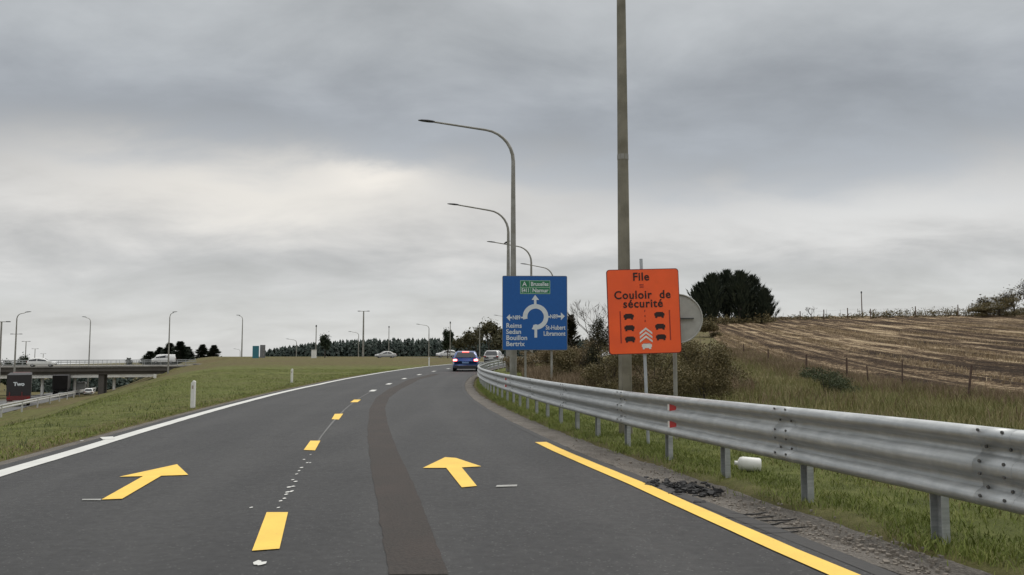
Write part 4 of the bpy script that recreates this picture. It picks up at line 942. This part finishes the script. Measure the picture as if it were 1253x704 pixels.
# ---------------------------------------------------------------- vehicles
TAIL_OFF = mat('tail_lamp_red', (.25, .01, .01), .25)
def make_car(name, label, loc, rz, Lc, Wc, Hc, paint, prof_top, belt=.55, lit=False, cat='car', plate_m=None, hood_front=True, group=None):
    """origin on the ground under the middle, nose towards +Y. prof_top: [(y 0 rear..1 front, roofline height fraction)]"""
    r = empty(name, loc, rz); tag(r, label, cat, group); hw = Wc / 2
    ysamp = np.linspace(0, 1, 25); vs = []; n = 12
    for t in ysamp:
        top = float(np.interp(t, [p_[0] for p_ in prof_top], [p_[1] for p_ in prof_top])) * Hc
        bt = min(top, belt * Hc + .02); endt = min(t, 1 - t); wf = 1 - .12 * max(0, 1 - endt / .08) ** 2; w = hw * wf
        zb = .2 + .12 * max(0, 1 - endt / .1); rw = w * (1 - .30 * max(0, (top - bt)) / max(.01, Hc - bt) * 1.0 * .75) if top > bt else w * .93
        yq = (t - .5) * Lc
        half = [(w * .86, zb), (w * .985, zb + .12), (w, bt * .62), (w * .975, bt), (rw + .0, top - .06 * (top > bt + .1) - .02), (rw * .82, top)]
        vs += [(x, yq, z) for x, z in half] + [(-x, yq, z) for x, z in half[::-1]]
    fs = [(i * n + k, i * n + (k + 1) % n, (i + 1) * n + (k + 1) % n, (i + 1) * n + k) for i in range(len(ysamp) - 1) for k in range(n)] + [tuple(range(n)), tuple(range((len(ysamp) - 1) * n, len(ysamp) * n))[::-1]]
    bm_ = MB().add([(x, y, z) for x, y, z in vs], fs, 0, True); body = bm_.build('body', paint, r)
    body.data.flip_normals()
    # glass: side windows and screens follow the body, 8 mm proud
    def sec(t):
        i = t * 24; i0 = int(min(23, math.floor(i))); f = i - i0; return [Vector(vs[i0 * n + k_]).lerp(Vector(vs[(i0 + 1) * n + k_]), f) for k_ in range(n)]
    def top_at(t): return float(np.interp(t, [p_[0] for p_ in prof_top], [p_[1] for p_ in prof_top])) * Hc
    ts_ = [t for t in np.linspace(.02, .98, 49) if top_at(t) > Hc * .86]
    if ts_:
        for side in (1, -1):
            t0, t1 = min(ts_), max(ts_); nb = 2
            for a_, b_ in ((t0 - .01, (t0 + t1) / 2 - .012), ((t0 + t1) / 2 + .012, t1 + .04)):
                g_ = MB(); q1, q2 = sec(a_), sec(b_); k3, k4 = (3, 4) if side == 1 else (8, 7)
                pts = [q1[k3].lerp(q1[k4], .12), q2[k3].lerp(q2[k4], .12), q2[k3].lerp(q2[k4], .85), q1[k3].lerp(q1[k4], .85)]
                pts = [p_ + Vector((side * .012, 0, .0)) for p_ in pts]; g_.add(pts + [p_ - Vector((side * .02, 0, 0)) for p_ in pts], [(0, 1, 2, 3), (7, 6, 5, 4), (0, 4, 5, 1), (1, 5, 6, 2), (2, 6, 7, 3), (3, 7, 4, 0)]); g_.build('side_window', M_GLASS, r)
    def screen(nm, tb, tt, dirn):
        zb_2, zt_2 = top_at(tb), top_at(tt); yb, yt = (tb - .5) * Lc, (tt - .5) * Lc; wb, wt = hw * .80, hw * .62; o_ = dirn * .02
        pts = [Vector((-wb, yb + o_, zb_2 + .02)), Vector((wb, yb + o_, zb_2 + .02)), Vector((wt, yt + o_, zt_2 + .012)), Vector((-wt, yt + o_, zt_2 + .012))]
        MB().add(pts + [p_ - Vector((0, dirn * .03, .02)) for p_ in pts], [(0, 1, 2, 3), (7, 6, 5, 4), (0, 4, 5, 1), (1, 5, 6, 2), (2, 6, 7, 3), (3, 7, 4, 0)]).build(nm, M_GLASS, r)
    # find rear and front screens
    def cross_(a, b_, val):
        for t in np.linspace(a, b_, 60):
            if top_at(t) > val * Hc: return float(t)
        return b_
    screen('rear_window', cross_(0, .5, belt + .06), cross_(0, .5, .92), -1); screen('windscreen', cross_(1, .5, belt + .08), cross_(1, .5, .93), 1)
    rw_ = .33 if Hc < 1.9 else .36
    for sx in (1, -1):
        for yq in (-.30, .31):
            c = (sx * (hw - .12), yq * Lc, rw_); w = MB().tube([(c[0] - .11, c[1], c[2]), (c[0] + .11, c[1], c[2])], rw_, 20).build('wheel', M_BLK, r)
            MB().tube([(c[0] + sx * .10, c[1], c[2]), (c[0] + sx * .125, c[1], c[2])], rw_ * .62, 14).build('rim', mat('alloy', (.35, .35, .35), .4, .5), w)
        zl = belt * Hc * .92
        MB().box((sx * hw * .80, -Lc / 2 + .03, zl), (hw * .30, .12, .14), bev=.02).build('tail_light', mat('lit_tail_lamp', (.6, .02, .02), .3, emit=((1, .12, .10), 5.0)) if lit else TAIL_OFF, r, bevel=.02)
        if lit: MB().box((sx * hw * .80, -Lc / 2 - .035, zl), (.16, .02, .07)).build('lit_bulb', mat('lit_bulb', (1, .5, .45), .3, emit=((1, .5, .42), 9.0)), r)
        MB().box((sx * hw * .78, Lc / 2 - .06, belt * Hc * .78), (hw * .28, .14, .12)).build('headlight', mat('clear_lens', (.6, .62, .62), .15), r, bevel=.02)
        MB().box((sx * (hw + .07), Lc * .17, belt * Hc + .08), (.16, .1, .13)).build('mirror', paint, r, bevel=.02)
    MB().box((0, -Lc / 2 - .0, .36), (Wc * .86, .12, .22)).build('bumper', M_DARK, r, bevel=.03); MB().box((0, Lc / 2 - .02, .34), (Wc * .8, .12, .16)).build('bumper', M_DARK, r, bevel=.03)
    MB().box((0, -Lc / 2 - .01, belt * Hc * .72), (.52, .06, .12)).build('number_plate', plate_m or M_WHP, r)
    if lit: MB().box((0, -Lc / 2 + .42, Hc * .955), (.5, .05, .05)).build('brake_light', mat('lit_tail_lamp', (.6, .02, .02), .3, emit=((1, .12, .10), 5.0)), r)
    return r
SUV = [(0, .50), (.015, .60), (.03, .66), (.11, .93), (.2, .985), (.45, 1), (.6, .96), (.74, .68), (.78, .64), (.97, .52), (1, .40)]
HATCH = [(0, .5), (.02, .62), (.09, .92), (.16, .98), (.4, 1), (.58, .96), (.74, .66), (.97, .52), (1, .42)]
SEDAN = [(0, .5), (.02, .64), (.16, .68), (.28, .93), (.38, .99), (.5, 1), (.6, .95), (.74, .66), (.97, .52), (1, .40)]
VAN = [(0, .5), (.005, .9), (.02, .985), (.5, 1), (.72, .98), (.78, .92), (.87, .60), (.98, .5), (1, .42)]
hd = lambda Y: -math.atan(.00450114 * Y - .2309033)
zz_ = float(prof(63)); make_car('blue_suv', 'blue suv driving away with its brake lights on in the right lane', (-3.65, 63 + 2.2, zz_), R(2), 4.4, 2.0, 1.58, mat('blue_car_paint', (.04, .09, .27), .3, .2, .05, coat=.6), SUV, .60, lit=True, plate_m=mat('bluish_plate', (.16, .26, .45), .4))
p = at(604, 430, 92); make_car('grey_hatchback', 'pale grey hatchback seen from behind farther along the ramp', (p.x, 94, float(prof(92))), R(-8), 4.2, 1.8, 1.5, mat('pale_grey_paint', (.42, .42, .41), .35, .1, .04, coat=.4), HATCH, .58)
p = at(472, 434, 173); make_car('silver_saloon', 'silver saloon on the far cross road, right of the crossbar mast', (p.x, 173, -.12), R(90 + 18), 4.4, 1.75, 1.45, mat('silver_paint', (.48, .48, .46), .35, .15, .04), SEDAN, .58)
p = at(543, 432, 178); make_car('white_car', 'white car half hidden by the blue suv on the far cross road', (p.x + .5, 178, -.0), R(90 + 18), 4.2, 1.75, 1.6, mat('white_paint_car', (.7, .7, .68), .35, 0, .04), HATCH, .58)
p = at(204.5, 437, 165); make_car('white_van', 'white van on the far cross road in front of the spruce clump', (p.x, 163.4, -1.1), R(90 + 22), 4.5, 1.8, 1.8, mat('white_paint_car', (.7, .7, .68), .35, 0, .04), VAN, .55, cat='van')
p = at(53, 442, 144); make_car('white_estate_car', 'white car crossing the bridge on the far left', (p.x, 143.6, -1.38), R(-68 + 180 * 0), 4.5, 1.8, 1.55, mat('white_paint_car', (.7, .7, .68), .35, 0, .04), HATCH, .58)
def truck(name, label, x, yb, Y, wpx, hm, rz, red=True, text=None):
    p = at(x, yb, Y); z = float(zh(Y)); r = empty(name, (p.x, Y, z), rz); tag(r, label, 'truck'); W3 = 2.6
    box = mat('black_tarpaulin', (.022, .019, .02), .6); rd = mat('dark_red_metal', (.13, .02, .018), .5)
    MB().box((0, 6.5, (1.15 + hm) / 2 + .1), (W3, 13, hm - 1.15)).build('trailer_box', box, r, bevel=.04)
    MB().box((0, 6.4, 1.05), (W3 * .9, 12.6, .2)).build('chassis', M_DARK, r)
    MB().box((0, 14.6, 2.1), (2.45, 2.1, 2.9)).box((0, 14.7, 3.6), (2.2, 1.4, .5)).build('cab', rd if red else box, r, bevel=.12)
    for sx in (-1, 1):
        for yq in (1.6, 2.9, 4.2, 11.5, 14.8): MB().tube([(sx * 1.05 - .18, yq, .5), (sx * 1.05 + .18, yq, .5)], .5, 16).build('wheel', M_BLK, r)
    if red:
        MB().box((0, -.05, 1.0), (2.5, .14, .55)).build('rear_frame', rd, r); 
        MB().box((0, -.12, .52), (2.3, .1, .16)).build('bumper', mat('reflective_bar', (.5, .42, .38), .5), r)
        for sx in (-1, 1): MB().box((sx * 1.05, -.14, 1.0), (.35, .04, .18)).build('tail_light', TAIL_OFF, r)
        for sx in (-.95, .35): MB().box((sx, -.06, 1.5), (.12, .06, .5)).build('hinge', rd, r)
    if text: text_obj('lettering', text, .62, (0, -.02, 2.7), UP, M_SW, r, bold=.03)
    return r
truck('black_truck', 'black box truck with white lettering and dark red rear on the motorway', 22, 497, 101, 33, 3.75, R(30), True, 'Two')
truck('far_black_truck', 'smaller looking dark truck farther along the motorway under the bridge', 72.5, 490, 158, 16, 3.9, R(26), False)
p = at(87, 486, 172); wv = make_car('white_box_van', 'white van beyond the dark truck under the bridge', (p.x, 176, float(zh(176))), R(24), 5.6, 2.1, 2.7, mat('white_paint_car', (.7, .7, .68), .35, 0, .04), VAN, .5, cat='van')
p = at(96, 487, 164); make_car('motorway_car', 'small white car right of the white van on the motorway', (p.x, 168, float(zh(168))), R(24), 4.2, 1.75, 1.45, mat('white_paint_car', (.7, .7, .68), .35, 0, .04), HATCH, .55)

# ---------------------------------------------------------------- field fence
fe = empty('field_fence', (15.5, 30, h1(15.5, 30))); tag(fe, 'old wire fence with leaning brown posts along the near edge of the field', 'fence'); fo_ = fe.location
M_RUST = mat('rusty_wood', (.085, .055, .04), .9, var=.35, scale=14)
fp = []
for x, yt, Yp, w, ln in [(1180, 447, 27, .05, .16), (1101, 440, 31, .035, .03), (1060, 455, 34, .04, -.05), (1034, 438, 37, .055, .02), (985, 434, 45, .07, .03), (939, 436, 54, .06, 0), (909, 436, 64, .06, .02), (1253, 452, 24, .05, -.05)]:
    X = float(xf(Yp)) if x < 1200 else 16.6; X = (x - CX) / 1000 * Yp; zg = h1(X, Yp); zt = at(x, yt, Yp).z; h = max(.9, zt - zg)
    w *= .8; MB().tube([Vector((X, Yp, zg - .2)) - fo_, Vector((X + ln * h * .5, Yp, zg + h * .5)) - fo_, Vector((X + ln * h, Yp, zg + h)) - fo_], [w, w * .95, w * .85], 7).build('post', M_RUST, fe)
    fp.append((Yp, X, zg, ln, h))
fp.sort()
for fz in (.45, .8):
    MB().tube([Vector((X + ln * h * fz, Yp, zg + h * fz)) - fo_ for Yp, X, zg, ln, h in fp], .003, 4, cap=False).build('wire', M_RUST, fe)
ce = empty('crest_fence', (60, 147, h1(60, 147))); tag(ce, 'row of thin fence posts standing on the skyline of the field', 'fence'); co = ce.location
cp = []
for x, yt in [(979, 381), (1008, 379), (1037, 377), (1065, 378), (1120, 375), (1172, 373)]:
    p = at(x, yt, 147); zg = h1(p.x, 147); MB().tube([Vector((p.x, 147, zg - .2)) - co, Vector((p.x, 147, p.z)) - co], .09, 6).build('post', M_WOOD, ce); cp.append(Vector((p.x, 147, p.z - .3)) - co)
MB().tube(cp, .012, 4, cap=False).build('wire', M_GALV, ce)

# ---------------------------------------------------------------- litter at the verge
gx, gy = at(915, 576, 9.75).x, 9.75; jz = h1(gx, gy)
jug = empty('plastic_jug', (gx, gy, jz + .085), 0); tag(jug, 'white plastic jug lying on its side in the grass under the guardrail', 'bottle'); jug.rotation_euler = (0, R(-4), R(170))
sec_ = [(-.15, .055), (-.147, .075), (-.13, .083), (.06, .083), (.095, .07), (.115, .03)]
MB().tube([(x, 0, 0) for x, _ in sec_], [r_ for _, r_ in sec_], 18).build('body', M_WHP, jug)
MB().tube([(.115, 0, 0), (.15, 0, 0)], .026, 12).build('cap', M_WHP, jug)
b = MB()
for i in range(210):
    t = random.random(); x = 792 + 84 * t + random.gauss(0, 4); y = 591 + 13 * t + random.gauss(0, 3.2) * (1.3 if .2 < t < .9 else .6)
    X, Y = ground(x, y); s = random.uniform(.008, .03); z = float(prof(Y)) - .01
    c = Vector((X, Y, z + random.uniform(-.005, .035)))
    Mx = Matrix.Rotation(random.uniform(0, 3), 3, 'Z') @ Matrix.Rotation(random.uniform(-.6, .6), 3, 'X')
    pts = [Mx @ Vector((a_ * s * random.uniform(.8, 1.9), b_ * s * random.uniform(.4, .9), c_ * s * random.uniform(.2, .6))) + c for a_ in (-1, 1) for b_ in (-1, 1) for c_ in (-1, 1)]
    b.add(pts, [(0, 1, 3, 2), (4, 6, 7, 5), (0, 4, 5, 1), (2, 3, 7, 6), (0, 2, 6, 4), (1, 5, 7, 3)])
d_ = b.build('rubber_debris', M_BLK); tag(d_, 'heap of torn black rubber scraps on the gravel beside the yellow line', 'debris', kind='stuff')
b = MB()
for i in range(800):
    t = random.random(); x = random.uniform(690, 1160); y = 552 + (x - 700) * .31 + random.gauss(4, 10); X, Y = ground(x, y)
    o_ = X - float(xc(Y))
    if o_ < 3.75 or o_ > 5.3: continue
    s = random.uniform(.003, .013) * (1.5 if random.random() < .08 else 1); z = float(prof(Y)) - .012; pts = [Vector((X + a_ * s * random.uniform(.6, 1.2), Y + b_ * s * random.uniform(.6, 1.2), z + c_ * s * random.uniform(.5, 1))) for a_ in (-1, 1) for b_ in (-1, 1) for c_ in (-1, 1)]
    b.add(pts, [(0, 1, 3, 2), (4, 6, 7, 5), (0, 4, 5, 1), (2, 3, 7, 6), (0, 2, 6, 4), (1, 5, 7, 3)])
d_ = b.build('loose_stones', mat('stone', (.2, .175, .145), .9)); tag(d_, 'loose stones and crumbs on the gravel strip beside the road', 'stones', kind='stuff')
b = MB()
for y0, x0, ln, cu_ in [(633, 880, 70, 6), (640, 905, 60, 8), (646, 915, 75, 5), (652, 930, 50, 4), (628, 890, 50, 7), (637, 930, 45, 3)]:
    pts = []
    for k in range(8):
        f = k / 7; X, Y = ground(x0 + ln * f, y0 + math.sin(f * 3) * cu_ * .4 - f * 2 + random.uniform(-.5, .5)); pts.append((X, Y, float(prof(Y)) + .0))
    b.tube(pts, [.002] + [.006] * 6 + [.002], 6)
d_ = b.build('tyre_strips', M_BLK); tag(d_, 'thin dark rubber strips lying on the gravel near the bottom of the yellow line', 'debris', kind='stuff')
